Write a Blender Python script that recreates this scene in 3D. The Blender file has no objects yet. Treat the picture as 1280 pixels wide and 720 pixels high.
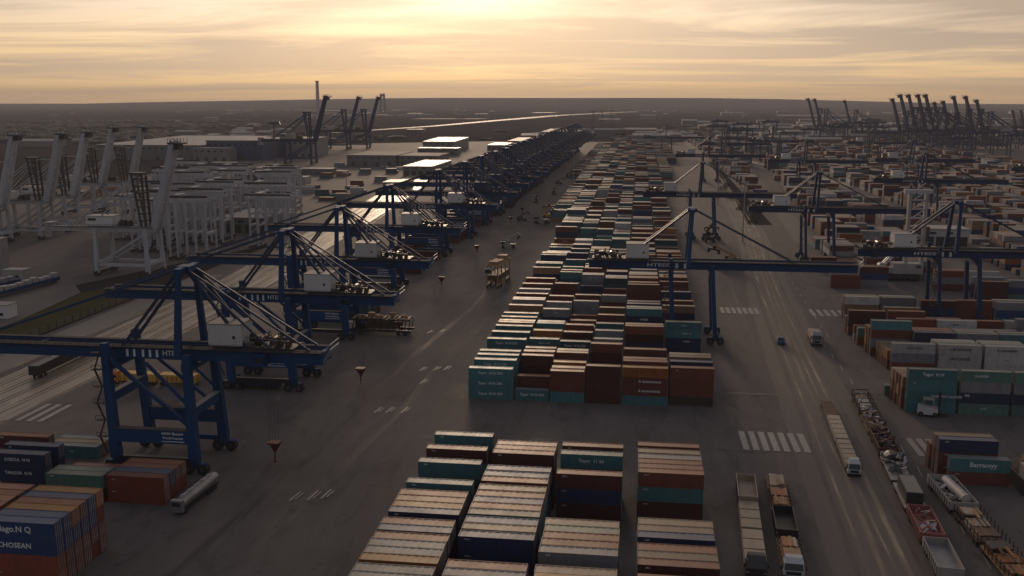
import bpy, math, random
from mathutils import Vector, Matrix
from mathutils.bvhtree import BVHTree
R = math.radians
rnd = random.Random(7)
HAZE = 0.00007
scene = bpy.context.scene
COL = scene.collection

# ------------------------------------------------------------------ node helpers
def new_mat(name):
    m = bpy.data.materials.new(name); m.use_nodes = True
    nt = m.node_tree
    for n in list(nt.nodes): nt.nodes.remove(n)
    out = nt.nodes.new('ShaderNodeOutputMaterial')
    p = nt.nodes.new('ShaderNodeBsdfPrincipled')
    nt.links.new(p.outputs[0], out.inputs[0])
    return m, nt, p

def N(nt, t, **kw):
    n = nt.nodes.new(t)
    for k, v in kw.items(): setattr(n, k, v)
    return n

def math_(nt, op, a, b=None, clamp=False):
    n = nt.nodes.new('ShaderNodeMath'); n.operation = op; n.use_clamp = clamp
    for i, x in enumerate((a, b)):
        if x is None: continue
        if isinstance(x, (int, float)): n.inputs[i].default_value = x
        else: nt.links.new(x, n.inputs[i])
    return n.outputs[0]

def mixc(nt, f, a, b, blend='MIX'):
    n = nt.nodes.new('ShaderNodeMix'); n.data_type = 'RGBA'; n.blend_type = blend
    for idx, x in ((0, f), (6, a), (7, b)):
        if isinstance(x, (int, float)): n.inputs[idx].default_value = x
        elif isinstance(x, tuple): n.inputs[idx].default_value = (x + (1,)) if len(x) == 3 else x
        else: nt.links.new(x, n.inputs[idx])
    return n.outputs[2]

def ramp(nt, fac, stops):
    n = nt.nodes.new('ShaderNodeValToRGB'); nt.links.new(fac, n.inputs[0])
    e = n.color_ramp.elements
    while len(e) < len(stops): e.new(0.5)
    for i, (p, c) in enumerate(stops):
        e[i].position = p
        e[i].color = (c, c, c, 1) if isinstance(c, (int, float)) else tuple(c) + (1,)
    return n.outputs[0]

def noise(nt, vec, scale, detail=4, rough=0.55, dist=0.0):
    n = nt.nodes.new('ShaderNodeTexNoise')
    n.inputs['Scale'].default_value = scale; n.inputs['Detail'].default_value = detail
    n.inputs['Roughness'].default_value = rough; n.inputs['Distortion'].default_value = dist
    if vec is not None: nt.links.new(vec, n.inputs['Vector'])
    return n.outputs[0]

def mapping(nt, vec, scale=(1, 1, 1), rot=(0, 0, 0), loc=(0, 0, 0)):
    n = nt.nodes.new('ShaderNodeMapping')
    n.inputs['Scale'].default_value = scale; n.inputs['Rotation'].default_value = rot; n.inputs['Location'].default_value = loc
    nt.links.new(vec, n.inputs['Vector']); return n.outputs[0]

def paint(name, rgb, rough=0.5, metal=0.0, dirt=0.35, dirtcol=(0.07, 0.045, 0.03), scale=0.5, vary=0.3, spec=0.5):
    """painted steel: tone differs per object and per face attribute, streaked dirt"""
    m, nt, p = new_mat(name)
    tc = N(nt, 'ShaderNodeTexCoord'); oi = N(nt, 'ShaderNodeObjectInfo')
    at = N(nt, 'ShaderNodeAttribute', attribute_name='tone')
    geo = N(nt, 'ShaderNodeNewGeometry')
    v = mapping(nt, geo.outputs['Position'], (scale, scale, scale * 0.35))
    n1 = noise(nt, v, 1.0, 6, 0.65)
    n2 = noise(nt, geo.outputs['Position'], 3.1, 3, 0.6)
    d = ramp(nt, n1, [(0.45, 0.0), (0.75, 1.0)])
    d = math_(nt, 'MULTIPLY', d, dirt)
    tone = math_(nt, 'ADD', math_(nt, 'MULTIPLY', math_(nt, 'SUBTRACT', oi.outputs['Random'], 0.5), vary), math_(nt, 'ADD', at.outputs['Fac'], 1.0))
    tone = math_(nt, 'MULTIPLY', tone, math_(nt, 'ADD', math_(nt, 'MULTIPLY', n2, 0.25), 0.875))
    vm = N(nt, 'ShaderNodeVectorMath', operation='SCALE'); vm.inputs[0].default_value = rgb
    nt.links.new(tone, vm.inputs['Scale'])
    c = mixc(nt, d, vm.outputs[0], dirtcol)
    nt.links.new(c, p.inputs['Base Color'])
    r = math_(nt, 'ADD', math_(nt, 'MULTIPLY', n1, 0.25), rough - 0.12)
    nt.links.new(r, p.inputs['Roughness'])
    p.inputs['Metallic'].default_value = metal
    p.inputs['Specular IOR Level'].default_value = spec
    return m

HUES = {  # name: (side colour, roof colour, paler from fading and painted-in sky light)
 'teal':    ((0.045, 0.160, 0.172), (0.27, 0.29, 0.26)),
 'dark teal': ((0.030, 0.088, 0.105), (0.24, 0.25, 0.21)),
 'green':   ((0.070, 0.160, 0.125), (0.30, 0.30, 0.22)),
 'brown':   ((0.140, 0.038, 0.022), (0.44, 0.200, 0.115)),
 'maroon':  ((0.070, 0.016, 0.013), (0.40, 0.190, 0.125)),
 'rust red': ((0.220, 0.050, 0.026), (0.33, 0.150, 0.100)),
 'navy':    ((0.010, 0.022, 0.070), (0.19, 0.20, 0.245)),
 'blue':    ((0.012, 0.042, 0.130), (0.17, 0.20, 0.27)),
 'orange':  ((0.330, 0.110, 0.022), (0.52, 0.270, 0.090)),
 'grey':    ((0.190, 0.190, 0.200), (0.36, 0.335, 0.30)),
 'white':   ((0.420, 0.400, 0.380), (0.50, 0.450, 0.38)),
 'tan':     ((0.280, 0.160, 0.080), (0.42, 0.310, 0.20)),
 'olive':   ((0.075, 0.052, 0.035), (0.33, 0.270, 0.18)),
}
M = {}
for k, (a, b) in HUES.items():
    M[k] = paint('container paint ' + k, a, 0.55, dirt=0.42, dirtcol=(0.055, 0.032, 0.022), scale=0.8, vary=0.4)
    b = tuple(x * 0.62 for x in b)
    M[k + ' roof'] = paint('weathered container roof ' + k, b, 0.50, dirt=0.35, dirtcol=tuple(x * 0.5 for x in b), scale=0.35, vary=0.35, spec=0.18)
M['crane blue'] = paint('crane blue paint', (0.007, 0.044, 0.125), 0.62, spec=0.22, dirt=0.2, dirtcol=(0.02, 0.03, 0.05))
M['crane edge'] = paint('pale handrail paint', (0.30, 0.31, 0.33), 0.5)
M['stay'] = paint('crane stay steel', (0.016, 0.035, 0.08), 0.5, spec=0.3)
M['dull roof'] = paint('dull felt roof', (0.11, 0.105, 0.10), 0.8, scale=0.03, spec=0.2)
M['deck'] = paint('walkway grating', (0.060, 0.055, 0.052), 0.85, spec=0.1)
M['house white'] = paint('machinery house white', (0.55, 0.53, 0.50), 0.45, dirt=0.12)
M['crane grey'] = paint('crane pale grey paint', (0.40, 0.395, 0.40), 0.7, dirt=0.25, spec=0.2)
M['crane dark'] = paint('crane dark grey steel', (0.035, 0.033, 0.035), 0.5)
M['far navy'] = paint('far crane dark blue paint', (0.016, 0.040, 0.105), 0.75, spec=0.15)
M['tyre'] = paint('rubber tyre', (0.012, 0.012, 0.012), 0.75, vary=0.05)
M['hub'] = paint('wheel hub steel', (0.10, 0.10, 0.10), 0.4, metal=0.6)
M['glass'] = paint('dark cab glass', (0.02, 0.025, 0.03), 0.08, dirt=0.0)
M['red'] = paint('dark red grab paint', (0.10, 0.012, 0.010), 0.5)
M['yellow'] = paint('yellow machine paint', (0.62, 0.34, 0.06), 0.5)
M['orange cab'] = paint('orange cab paint', (0.60, 0.17, 0.02), 0.4)
M['silver'] = paint('dull silver tank', (0.30, 0.29, 0.31), 0.32, metal=0.5)
M['cream'] = paint('cream load panels', (0.36, 0.28, 0.20), 0.6, spec=0.3)
M['pale'] = paint('pale grey steel', (0.33, 0.30, 0.28), 0.5)
M['pink'] = paint('faded red panel', (0.30, 0.09, 0.085), 0.5)
M['wood'] = paint('sawn timber', (0.33, 0.19, 0.09), 0.65)
M['rust'] = paint('rusty scrap', (0.12, 0.055, 0.03), 0.6, metal=0.2)
M['black'] = paint('black steel', (0.015, 0.014, 0.015), 0.5)
M['letter'] = paint('white lettering', (0.70, 0.70, 0.68), 0.5, dirt=0.1, vary=0.05)
M['letter dark'] = paint('dark lettering', (0.03, 0.03, 0.035), 0.5, dirt=0.1, vary=0.05)
M['concrete'] = paint('concrete', (0.22, 0.205, 0.19), 0.75, scale=0.15)
M['shed wall'] = paint('shed wall cladding', (0.145, 0.14, 0.14), 0.6, scale=0.05)
M['shed blue'] = paint('shed wall blue cladding', (0.03, 0.055, 0.12), 0.6, scale=0.05)
M['shed roof'] = paint('shed sheet roof', (0.26, 0.235, 0.21), 0.6, scale=0.03, spec=0.6)
M['roof bright'] = paint('polished sheet roof', (0.34, 0.30, 0.26), 0.5, metal=0.15, scale=0.05, dirt=0.8, dirtcol=(0.10, 0.09, 0.08))
M['brick'] = paint('brick wall', (0.20, 0.11, 0.08), 0.8, scale=0.1)

# ------------------------------------------------------------------ mesh builder
class MB:
    def __init__(s): s.v = []; s.f = []; s.m = []; s.t = []
    def face(s, idx, mi=0, tone=0.0): s.f.append(idx); s.m.append(mi); s.t.append(tone)
    def hexa(s, p, mi=0, tone=0.0, top=None):
        n = len(s.v); s.v += [tuple(q) for q in p]
        for k, q in enumerate(((0, 3, 2, 1), (4, 5, 6, 7), (0, 1, 5, 4), (1, 2, 6, 5), (2, 3, 7, 6), (3, 0, 4, 7))):
            s.face([n + i for i in q], (top if (k == 1 and top is not None) else mi), tone)
        return s
    def box(s, x0, x1, y0, y1, z0, z1, mi=0, tone=0.0, top=None):
        return s.hexa([(x0, y0, z0), (x1, y0, z0), (x1, y1, z0), (x0, y1, z0), (x0, y0, z1), (x1, y0, z1), (x1, y1, z1), (x0, y1, z1)], mi, tone, top)
    def beam(s, a, b, w, h=None, mi=0, w2=None, h2=None):
        a = Vector(a); b = Vector(b); h = w if h is None else h
        w2 = w if w2 is None else w2; h2 = h if h2 is None else h2
        d = (b - a).normalized()
        up = Vector((0, 0, 1)) if abs(d.z) < 0.9 else Vector((0, 1, 0))
        sd = d.cross(up).normalized(); u = sd.cross(d).normalized()
        P = []
        for c, ww, hh in ((a, w, h), (b, w2, h2)):
            for i, j in ((-1, -1), (1, -1), (1, 1), (-1, 1)):
                P.append(c + sd * (i * ww / 2) + u * (j * hh / 2))
        return s.hexa(P, mi)
    def cyl(s, a, b, r, n=12, mi=0, r2=None, cap=None):
        a = Vector(a); b = Vector(b); r2 = r if r2 is None else r2
        d = (b - a).normalized(); up = Vector((0, 0, 1)) if abs(d.z) < 0.9 else Vector((1, 0, 0))
        sd = d.cross(up).normalized(); u = sd.cross(d)
        k = len(s.v)
        for c, rr in ((a, r), (b, r2)):
            for i in range(n):
                t = 2 * math.pi * i / n
                s.v.append(tuple(c + sd * (math.cos(t) * rr) + u * (math.sin(t) * rr)))
        for i in range(n): s.face([k + i, k + (i + 1) % n, k + n + (i + 1) % n, k + n + i], mi)
        s.face([k + i for i in range(n)][::-1], mi if cap is None else cap); s.face([k + n + i for i in range(n)], mi if cap is None else cap)
        return s
    def mesh(s, name, mats, smooth=False):
        me = bpy.data.meshes.new(name); me.from_pydata(s.v, [], s.f); me.update()
        for m in mats: me.materials.append(M[m] if isinstance(m, str) else m)
        me.polygons.foreach_set('material_index', s.m)
        if any(s.t):
            at = me.attributes.new('tone', 'FLOAT', 'FACE'); at.data.foreach_set('value', s.t)
        return me
    def build(s, name, mats, parent=None, loc=None):
        if isinstance(mats, str): mats = [mats]
        return link(name, s.mesh(name, mats), parent, loc)

def link(name, me, parent=None, loc=None):
    o = bpy.data.objects.new(name, me); COL.objects.link(o)
    if parent is not None: o.parent = parent
    if loc is not None: o.location = loc
    return o
def tag(o, label=None, cat=None, group=None, kind=None):
    for k, v in (('label', label), ('category', cat), ('group', group), ('kind', kind)):
        if v: o[k] = v
    return o
def thing(name, loc, rz=0, label=None, cat=None, group=None, scale=1):
    o = bpy.data.objects.new(name, None); COL.objects.link(o)
    o.location = loc; o.rotation_euler = (0, 0, rz); o.scale = (scale,) * 3; o.empty_display_size = 1
    return tag(o, label, cat, group)
def struct(name, mb, mats, kind='structure'):
    o = mb.build(name, mats); o['kind'] = kind; return o
KIDS = {}
def tree_copy(o, parent=None):
    c = o.copy(); COL.objects.link(c)
    if parent is not None: c.parent = parent
    for ch in list(o.children): tree_copy(ch, c)
    return c
def place(proto, loc, rz=0, label=None, scale=1, group=None, first=[set()]):
    """first use moves the prototype itself, later uses copy the thing with its parts"""
    if proto.name in first[0]: o = tree_copy(proto)
    else: first[0].add(proto.name); o = proto
    o.location = loc; o.rotation_euler = (0, 0, rz); o.scale = (scale,) * 3
    if label: o['label'] = label
    if group: o['group'] = group
    return o

_txt = {}
def text_mesh(s, size, mat, wide=None):
    key = (s, size, mat, wide)
    if key in _txt: return _txt[key]
    cu = bpy.data.curves.new('lettering', 'FONT'); cu.body = s; cu.size = size; cu.extrude = 0.01
    cu.align_x = 'CENTER'; cu.align_y = 'CENTER'; cu.resolution_u = 2; cu.offset = size * 0.018
    tmp = bpy.data.objects.new('lettering', cu); COL.objects.link(tmp)
    dg = bpy.context.evaluated_depsgraph_get()
    me = bpy.data.meshes.new_from_object(tmp.evaluated_get(dg))
    bpy.data.objects.remove(tmp); bpy.data.curves.remove(cu)
    if wide:
        xs = [v.co.x for v in me.vertices]; k = wide / (max(xs) - min(xs))
        for v in me.vertices: v.co.x *= k
    me.materials.clear(); me.materials.append(M[mat]); me.name = 'lettering'
    _txt[key] = me; return me
def lettering(parent, s, size, loc, mat='letter', wide=None, rot=(math.pi / 2, 0, 0)):
    o = link('lettering', text_mesh(s, size, mat, wide), parent, loc); o.rotation_euler = rot; return o

# ------------------------------------------------------------------ world, sun, camera
CAMZ = 80.0; F = 1200.0; PITCH = math.atan(235 / F); YAW = math.atan(160 * math.cos(PITCH) / F)
cam = bpy.data.objects.new('camera', bpy.data.cameras.new('camera')); COL.objects.link(cam)
cam.location = (0, 0, CAMZ); cam.rotation_euler = (math.pi / 2 - PITCH, 0, YAW)
cam.data.lens = F / 1280 * 36; cam.data.sensor_width = 36; cam.data.clip_start = 1; cam.data.clip_end = 60000
scene.camera = cam

SUN_EL = R(9); SUN_AZ = R(-10)      # azimuth measured from +Y towards +X
sd = Vector((math.sin(SUN_AZ) * math.cos(SUN_EL), math.cos(SUN_AZ) * math.cos(SUN_EL), math.sin(SUN_EL)))
ld = bpy.data.lights.new('sun', 'SUN'); ld.energy = 1.4; ld.angle = R(10); ld.color = (1.0, 0.74, 0.52)
lo = bpy.data.objects.new('sun', ld); COL.objects.link(lo)
lo.rotation_euler = (-sd).to_track_quat('-Z', 'Y').to_euler()

w = bpy.data.worlds.new('World'); scene.world = w; w.use_nodes = True
nt = w.node_tree
for n in list(nt.nodes): nt.nodes.remove(n)
wo = N(nt, 'ShaderNodeOutputWorld'); bg = N(nt, 'ShaderNodeBackground'); nt.links.new(bg.outputs[0], wo.inputs[0])
sky = N(nt, 'ShaderNodeTexSky', sky_type='NISHITA'); sky.sun_disc = False
sky.sun_elevation = SUN_EL; sky.sun_rotation = SUN_AZ; sky.dust_density = 3; sky.air_density = 1.5
tc = N(nt, 'ShaderNodeTexCoord')
sx = N(nt, 'ShaderNodeSeparateXYZ'); nt.links.new(tc.outputs['Generated'], sx.inputs[0])
x, y, z = sx.outputs
zc = math_(nt, 'MAXIMUM', z, 0.0)
# elevation bands of the evening cloud deck
base = ramp(nt, zc, [(0.0, (0.84, 0.52, 0.235)), (0.018, (0.86, 0.57, 0.275)), (0.045, (0.86, 0.61, 0.33)), (0.085, (0.76, 0.60, 0.44)),
                     (0.20, (0.60, 0.51, 0.43)), (0.45, (0.37, 0.36, 0.37)), (1.0, (0.23, 0.25, 0.29))])
hs = sd.copy(); hs.z = 0; hs.normalize()
dp = N(nt, 'ShaderNodeVectorMath', operation='DOT_PRODUCT'); nt.links.new(tc.outputs['Generated'], dp.inputs[0]); dp.inputs[1].default_value = hs
facing = dp.outputs['Value']
azf = ramp(nt, math_(nt, 'ADD', math_(nt, 'MULTIPLY', facing, 0.5), 0.5), [(0.0, (0.34, 0.42, 0.60)), (0.5, (0.40, 0.46, 0.60)), (0.82, (0.72, 0.70, 0.72)), (0.95, (0.85, 0.85, 0.87)), (1.0, (1.0, 1.0, 1.0))])
base = mixc(nt, 1.0, base, azf, 'MULTIPLY')
gd = Vector((math.sin(R(-9.5)), math.cos(R(-9.5)), 0.105)).normalized()
def glow(sxk, szk, amount, col):
    # elongated brightening round the hidden sun
    ax = math_(nt, 'SUBTRACT', math_(nt, 'DIVIDE', x, math_(nt, 'MAXIMUM', y, 0.05)), gd.x / gd.y)
    az = math_(nt, 'SUBTRACT', z, gd.z)
    q = math_(nt, 'ADD', math_(nt, 'POWER', math_(nt, 'DIVIDE', math_(nt, 'ABSOLUTE', ax), sxk), 2.0), math_(nt, 'POWER', math_(nt, 'DIVIDE', math_(nt, 'ABSOLUTE', az), szk), 2.0))
    g = math_(nt, 'EXPONENT', math_(nt, 'MULTIPLY', q, -1.0))
    g = math_(nt, 'MULTIPLY', g, math_(nt, 'GREATER_THAN', y, 0.0))
    vm = N(nt, 'ShaderNodeVectorMath', operation='SCALE'); vm.inputs[0].default_value = col
    nt.links.new(math_(nt, 'MULTIPLY', g, amount), vm.inputs['Scale']); return vm.outputs[0]
# streaky clouds, foreshortened like a real cloud deck
den = math_(nt, 'ADD', zc, 0.035)
cx = N(nt, 'ShaderNodeCombineXYZ')
nt.links.new(math_(nt, 'DIVIDE', x, den), cx.inputs[0]); nt.links.new(math_(nt, 'DIVIDE', y, den), cx.inputs[1])
c1 = noise(nt, mapping(nt, cx.outputs[0], (0.22, 0.34, 1), rot=(0, 0, R(12))), 1.0, 7, 0.62, 0.8)
c2 = noise(nt, mapping(nt, cx.outputs[0], (0.06, 0.22, 1), rot=(0, 0, R(-5)), loc=(3.3, 1.7, 0)), 1.0, 4, 0.55, 0.4)
cl = ramp(nt, math_(nt, 'ADD', math_(nt, 'MULTIPLY', c1, 0.5), math_(nt, 'MULTIPLY', c2, 0.5)), [(0.44, 0.0), (0.55, 1.0)])
clf = math_(nt, 'MULTIPLY', cl, ramp(nt, zc, [(0.0, 0.30), (0.025, 0.70), (0.06, 1.0), (1, 0.7)]))
cloudcol = mixc(nt, 1.0, (0.42, 0.330, 0.255), azf, 'MULTIPLY')
colr = mixc(nt, clf, base, cloudcol)
colr = mixc(nt, 1.0, colr, glow(0.34, 0.075, 0.20, (1.0, 0.90, 0.72)), 'ADD')
colr = mixc(nt, 1.0, colr, glow(0.08, 0.016, 0.38, (1.0, 0.92, 0.82)), 'ADD')
below = mixc(nt, math_(nt, 'LESS_THAN', z, -0.02), colr, (0.05, 0.045, 0.042))
vm = N(nt, 'ShaderNodeVectorMath', operation='SCALE'); nt.links.new(sky.outputs[0], vm.inputs[0]); vm.inputs['Scale'].default_value = 0.05
bg2 = N(nt, 'ShaderNodeBackground'); bg2.inputs[1].default_value = 1.20; nt.links.new(below, bg2.inputs[0])
nt.links.new(vm.outputs[0], bg.inputs[0]); bg.inputs[1].default_value = 0.1
add = N(nt, 'ShaderNodeAddShader'); nt.links.new(bg.outputs[0], add.inputs[0]); nt.links.new(bg2.outputs[0], add.inputs[1]); nt.links.new(add.outputs[0], wo.inputs[0])

scene.view_settings.view_transform = 'Standard'; scene.view_settings.look = 'None'
scene.view_settings.exposure = 0.14; scene.view_settings.gamma = 1
scene.cycles.max_bounces = 5; scene.cycles.volume_bounces = 1; scene.cycles.diffuse_bounces = 3

# ------------------------------------------------------------------ ground materials
def ground_mat(name, rgb, rgb2, rough, sc=0.02, streak=0.0, rr=0.15, spec=0.5, joints=False):
    m, nt, p = new_mat(name)
    g = N(nt, 'ShaderNodeNewGeometry').outputs['Position']
    n1 = noise(nt, g, sc, 8, 0.6, 0.4); n2 = noise(nt, mapping(nt, g, (0.8, 0.035, 1)), 1.0, 5, 0.6)
    n3 = noise(nt, g, 0.6, 5, 0.7)
    c = mixc(nt, ramp(nt, n1, [(0.3, 0.0), (0.7, 1.0)]), rgb, rgb2)
    c = mixc(nt, math_(nt, 'MULTIPLY', ramp(nt, n2, [(0.48, 0.0), (0.72, 1.0)]), streak), c, tuple(min(1, v * 2.0) for v in rgb))
    c = mixc(nt, math_(nt, 'MULTIPLY', ramp(nt, n3, [(0.55, 0.0), (0.8, 1.0)]), 0.35), c, tuple(v * 0.6 for v in rgb))
    if joints:      # slab joints, repair patches and oil drips
        bt = N(nt, 'ShaderNodeTexBrick'); nt.links.new(g, bt.inputs['Vector']); bt.inputs['Scale'].default_value = 1.0
        bt.inputs['Brick Width'].default_value = 12.0; bt.inputs['Row Height'].default_value = 6.0; bt.inputs['Mortar Size'].default_value = 0.07; bt.inputs['Mortar Smooth'].default_value = 0.4
        bt.inputs['Color1'].default_value = (1, 1, 1, 1); bt.inputs['Color2'].default_value = (0.90, 0.90, 0.90, 1); bt.inputs['Mortar'].default_value = (0.66, 0.66, 0.66, 1)
        c = mixc(nt, 0.75, c, bt.outputs['Color'], 'MULTIPLY')
        n4 = noise(nt, mapping(nt, g, (0.10, 0.022, 1), rot=(0, 0, R(4))), 1.0, 5, 0.6, 1.2)
        c = mixc(nt, math_(nt, 'MULTIPLY', ramp(nt, n4, [(0.50, 0.0), (0.60, 1.0)]), 0.30), c, tuple(v * 1.45 for v in rgb))
        n5 = noise(nt, mapping(nt, g, (0.16, 0.05, 1), loc=(9, 4, 0)), 1.0, 5, 0.65, 0.8)
        c = mixc(nt, math_(nt, 'MULTIPLY', ramp(nt, n5, [(0.52, 0.0), (0.64, 1.0)]), 0.38), c, tuple(v * 0.5 for v in rgb))
        vo = N(nt, 'ShaderNodeTexVoronoi'); nt.links.new(g, vo.inputs['Vector']); vo.inputs['Scale'].default_value = 0.22
        c = mixc(nt, math_(nt, 'MULTIPLY', ramp(nt, vo.outputs['Distance'], [(0.06, 1.0), (0.16, 0.0)]), 0.45), c, tuple(v * 0.4 for v in rgb))
    nt.links.new(c, p.inputs['Base Color'])
    nt.links.new(math_(nt, 'ADD', math_(nt, 'MULTIPLY', n1, rr), rough - rr / 2), p.inputs['Roughness'])
    p.inputs['Specular IOR Level'].default_value = spec
    return m
M['asphalt'] = ground_mat('asphalt yard', (0.112, 0.094, 0.084), (0.138, 0.115, 0.102), 0.82, 0.03, 0.10, spec=0.08, joints=True)
M['track'] = ground_mat('worn concrete track', (0.118, 0.098, 0.086), (0.124, 0.104, 0.092), 0.72, 0.05, 0.15, spec=0.15)
M['sand'] = ground_mat('sanded rail bed', (0.22, 0.17, 0.12), (0.14, 0.11, 0.08), 0.42, 0.04, 0.8)
M['path'] = ground_mat('concrete path', (0.145, 0.122, 0.105), (0.12, 0.104, 0.09), 0.75, 0.05, spec=0.1)
M['grass'] = ground_mat('rough grass', (0.058, 0.052, 0.024), (0.095, 0.080, 0.040), 0.95, 0.06, 0.2, spec=0.0)
M['land'] = ground_mat('far farmland', (0.034, 0.030, 0.030), (0.075, 0.062, 0.053), 0.95, 0.0022, 0.0, spec=0.0)
M['rail'] = paint('polished rail', (0.30, 0.26, 0.22), 0.25, metal=0.8)
M['road mark'] = paint('worn road paint', (0.27, 0.24, 0.21), 0.6, dirt=0.95, dirtcol=(0.11, 0.095, 0.085), scale=1.6)
M['stain'] = ground_mat('oily tyre stain', (0.060, 0.052, 0.048), (0.075, 0.064, 0.058), 0.5, 0.2)
mw, nt, p = new_mat('river water'); p.inputs['Base Color'].default_value = (0.16, 0.12, 0.09, 1); p.inputs['Roughness'].default_value = 0.6
p.inputs['IOR'].default_value = 1.33
M['water'] = mw

def sheet(name, pts, z, mat, kind='structure'):
    b = MB(); b.v = [(px, py, z) for px, py in pts]; b.face(list(range(len(pts)))); return struct(name, b, mat, kind)
def strip(name, line, width, z, mat):
    b = MB()
    for i, (px, py) in enumerate(line):
        a = Vector(line[max(0, i - 1)]); c = Vector(line[min(len(line) - 1, i + 1)]); d = (c - a).normalized(); n = Vector((-d.y, d.x)) * (width[i] if isinstance(width, (list, tuple)) else width) / 2
        b.v += [(px + n.x, py + n.y, z), (px - n.x, py - n.y, z)]
    for i in range(len(line) - 1): b.face([2 * i + 1, 2 * i + 3, 2 * i + 2, 2 * i])
    return struct(name, b, mat)

# ground with low hills at the horizon (one sheet)
b = MB(); xs = [-16000 + i * 800 for i in range(41)]; ys = [-300, 0, 1000, 2500, 4000, 6000, 8000, 9500, 10500, 11200, 12000, 13000]
def hill(px, py):
    t = max(0.0, (py - 8500) / 3500); t = min(1, t); u = px / 1.0
    sxp = 640 + 0  # crest is highest ahead of the camera and falls away to both sides
    h = 112 - 0.0000028 * (px + 1500) ** 2 + 6 * math.sin(px / 1700.0) + 4 * math.sin(px / 613.0)
    h = max(h, 30)
    return -0.35 + (t * t * (3 - 2 * t)) * h
for py in ys:
    for px in xs: b.v.append((px, py, hill(px, py)))
W_ = len(xs)
for j in range(len(ys) - 1):
    for i in range(W_ - 1): b.face([j * W_ + i, j * W_ + i + 1, (j + 1) * W_ + i + 1, (j + 1) * W_ + i])
struct('ground', b, 'land')
sheet('yard_pavement', [(-204, -60), (700, -60), (800, 1900), (-290, 1900), (-204, 700)], -0.2, 'asphalt')
sheet('quay_pavement', [(-420, 330), (-262, 330), (-235, 420), (-204.2, 520), (-204.2, 700), (-290.2, 1900), (-560, 1750), (-520, 600)], -0.2, 'asphalt')
sheet('path', [(-250, 150), (-226, 150), (-226, 320), (-233, 372), (-255, 400), (-262, 330)], -0.16, 'path')
sheet('grass', [(-225.5, 150), (-205, 150), (-205, 385), (-228, 385), (-232, 372), (-225.5, 320)], -0.15, 'grass', 'stuff')
strip('rail_bed', [(-175, 120), (-171, 250), (-173, 400), (-187, 560), (-203, 760), (-240, 1100)], [26, 26, 26, 28, 30, 30], -0.18, 'sand')
strip('service_road', [(-196, 120), (-194.5, 300), (-197, 420)], 12, -0.17, 'stain')
def rails(cx, name):
    b = MB()
    for off in (-0.75, 0.75):
        pts = [(cx + off, 120), (cx + off + 4, 250), (cx + off + 2, 400), (cx + off - 12, 560), (cx + off - 28, 760)]
        for p0, p1 in zip(pts, pts[1:]): b.beam((p0[0], p0[1], -0.10), (p1[0], p1[1], -0.10), 0.16, 0.14)
    return struct(name, b, 'rail')
for cx in (-184, -178.5, -173, -167.5): rails(cx, 'railway_track')
# right-hand haul road, its worn tracks and the second road
strip('road', [(41, 60), (49, 250), (56, 400), (70, 600), (84, 1000), (103, 2500)], [21, 20, 19, 17, 16, 16], -0.19, 'track')
def soft_strip(name, line, width, z, mat):
    b = MB(); e = []
    for i, (px, py) in enumerate(line):
        a = Vector(line[max(0, i - 1)]); c = Vector(line[min(len(line) - 1, i + 1)]); d = (c - a).normalized(); n = Vector((-d.y, d.x)) * width / 2
        for k, t in enumerate((-1, -.4, .4, 1)):
            b.v.append((px + n.x * t, py + n.y * t, z)); e.append(1.0 if abs(t) < .9 and 0 < i < len(line) - 1 else 0.0)
    for i in range(len(line) - 1):
        for k in range(3): b.face([4 * i + k, 4 * i + k + 1, 4 * i + k + 5, 4 * i + k + 4][::-1])
    me = b.mesh(name, [mat]); at = me.attributes.new('edge', 'FLOAT', 'POINT'); at.data.foreach_set('value', e)
    o = link(name, me); o['kind'] = 'structure'; return o
def dust_mat(name, rgb, amount, rough=0.55):
    m, nt, p = new_mat(name); p.inputs['Base Color'].default_value = rgb + (1,); p.inputs['Roughness'].default_value = rough
    g = N(nt, 'ShaderNodeNewGeometry').outputs['Position']; at = N(nt, 'ShaderNodeAttribute', attribute_name='edge')
    n = ramp(nt, noise(nt, mapping(nt, g, (0.55, 0.02, 1)), 1.0, 6, 0.65, 0.3), [(0.38, 0.0), (0.66, 1.0)])
    n2 = ramp(nt, noise(nt, g, 0.05, 4, 0.6), [(0.3, 0.25), (0.6, 1.0)])
    nt.links.new(math_(nt, 'MULTIPLY', math_(nt, 'MULTIPLY', at.outputs['Fac'], amount), math_(nt, 'MULTIPLY', n, n2)), p.inputs['Alpha'])
    return m
M['dust'] = dust_mat('pale road dust', (0.42, 0.32, 0.21), 0.95); M['dust faint'] = dust_mat('thin road dust', (0.26, 0.21, 0.165), 0.38); M['tyre marks'] = dust_mat('dark tyre marks', (0.045, 0.04, 0.038), 0.6, 0.7)
RL = lambda off: [(41 + off, 60), (44.5 + off, 160), (49 + off, 250), (52 + off, 320), (56 + off, 400), (62 + off, 500), (70 + off, 600), (84 + off, 1000), (103 + off, 2300)]
soft_strip('road_dust', RL(-1), 15, -0.165, 'dust faint')
for k, off in enumerate((-5.2, -3.4, -0.6, 1.3, 3.6, 6.0)):
    soft_strip('wheel_track', RL(off), 0.9 if k % 2 else 1.5, -0.15 + .002 * k, 'dust' if k in (1, 2, 3, 4) else 'tyre marks')
soft_strip('wheel_track', [(30, 170), (34, 215), (41, 260), (49, 320), (56, 400)], 2.4, -0.13, 'dust faint')
soft_strip('wheel_track', [(52, 170), (50, 215), (44, 260), (40, 320), (41, 400), (46, 520)], 2.4, -0.126, 'dust faint')
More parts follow.
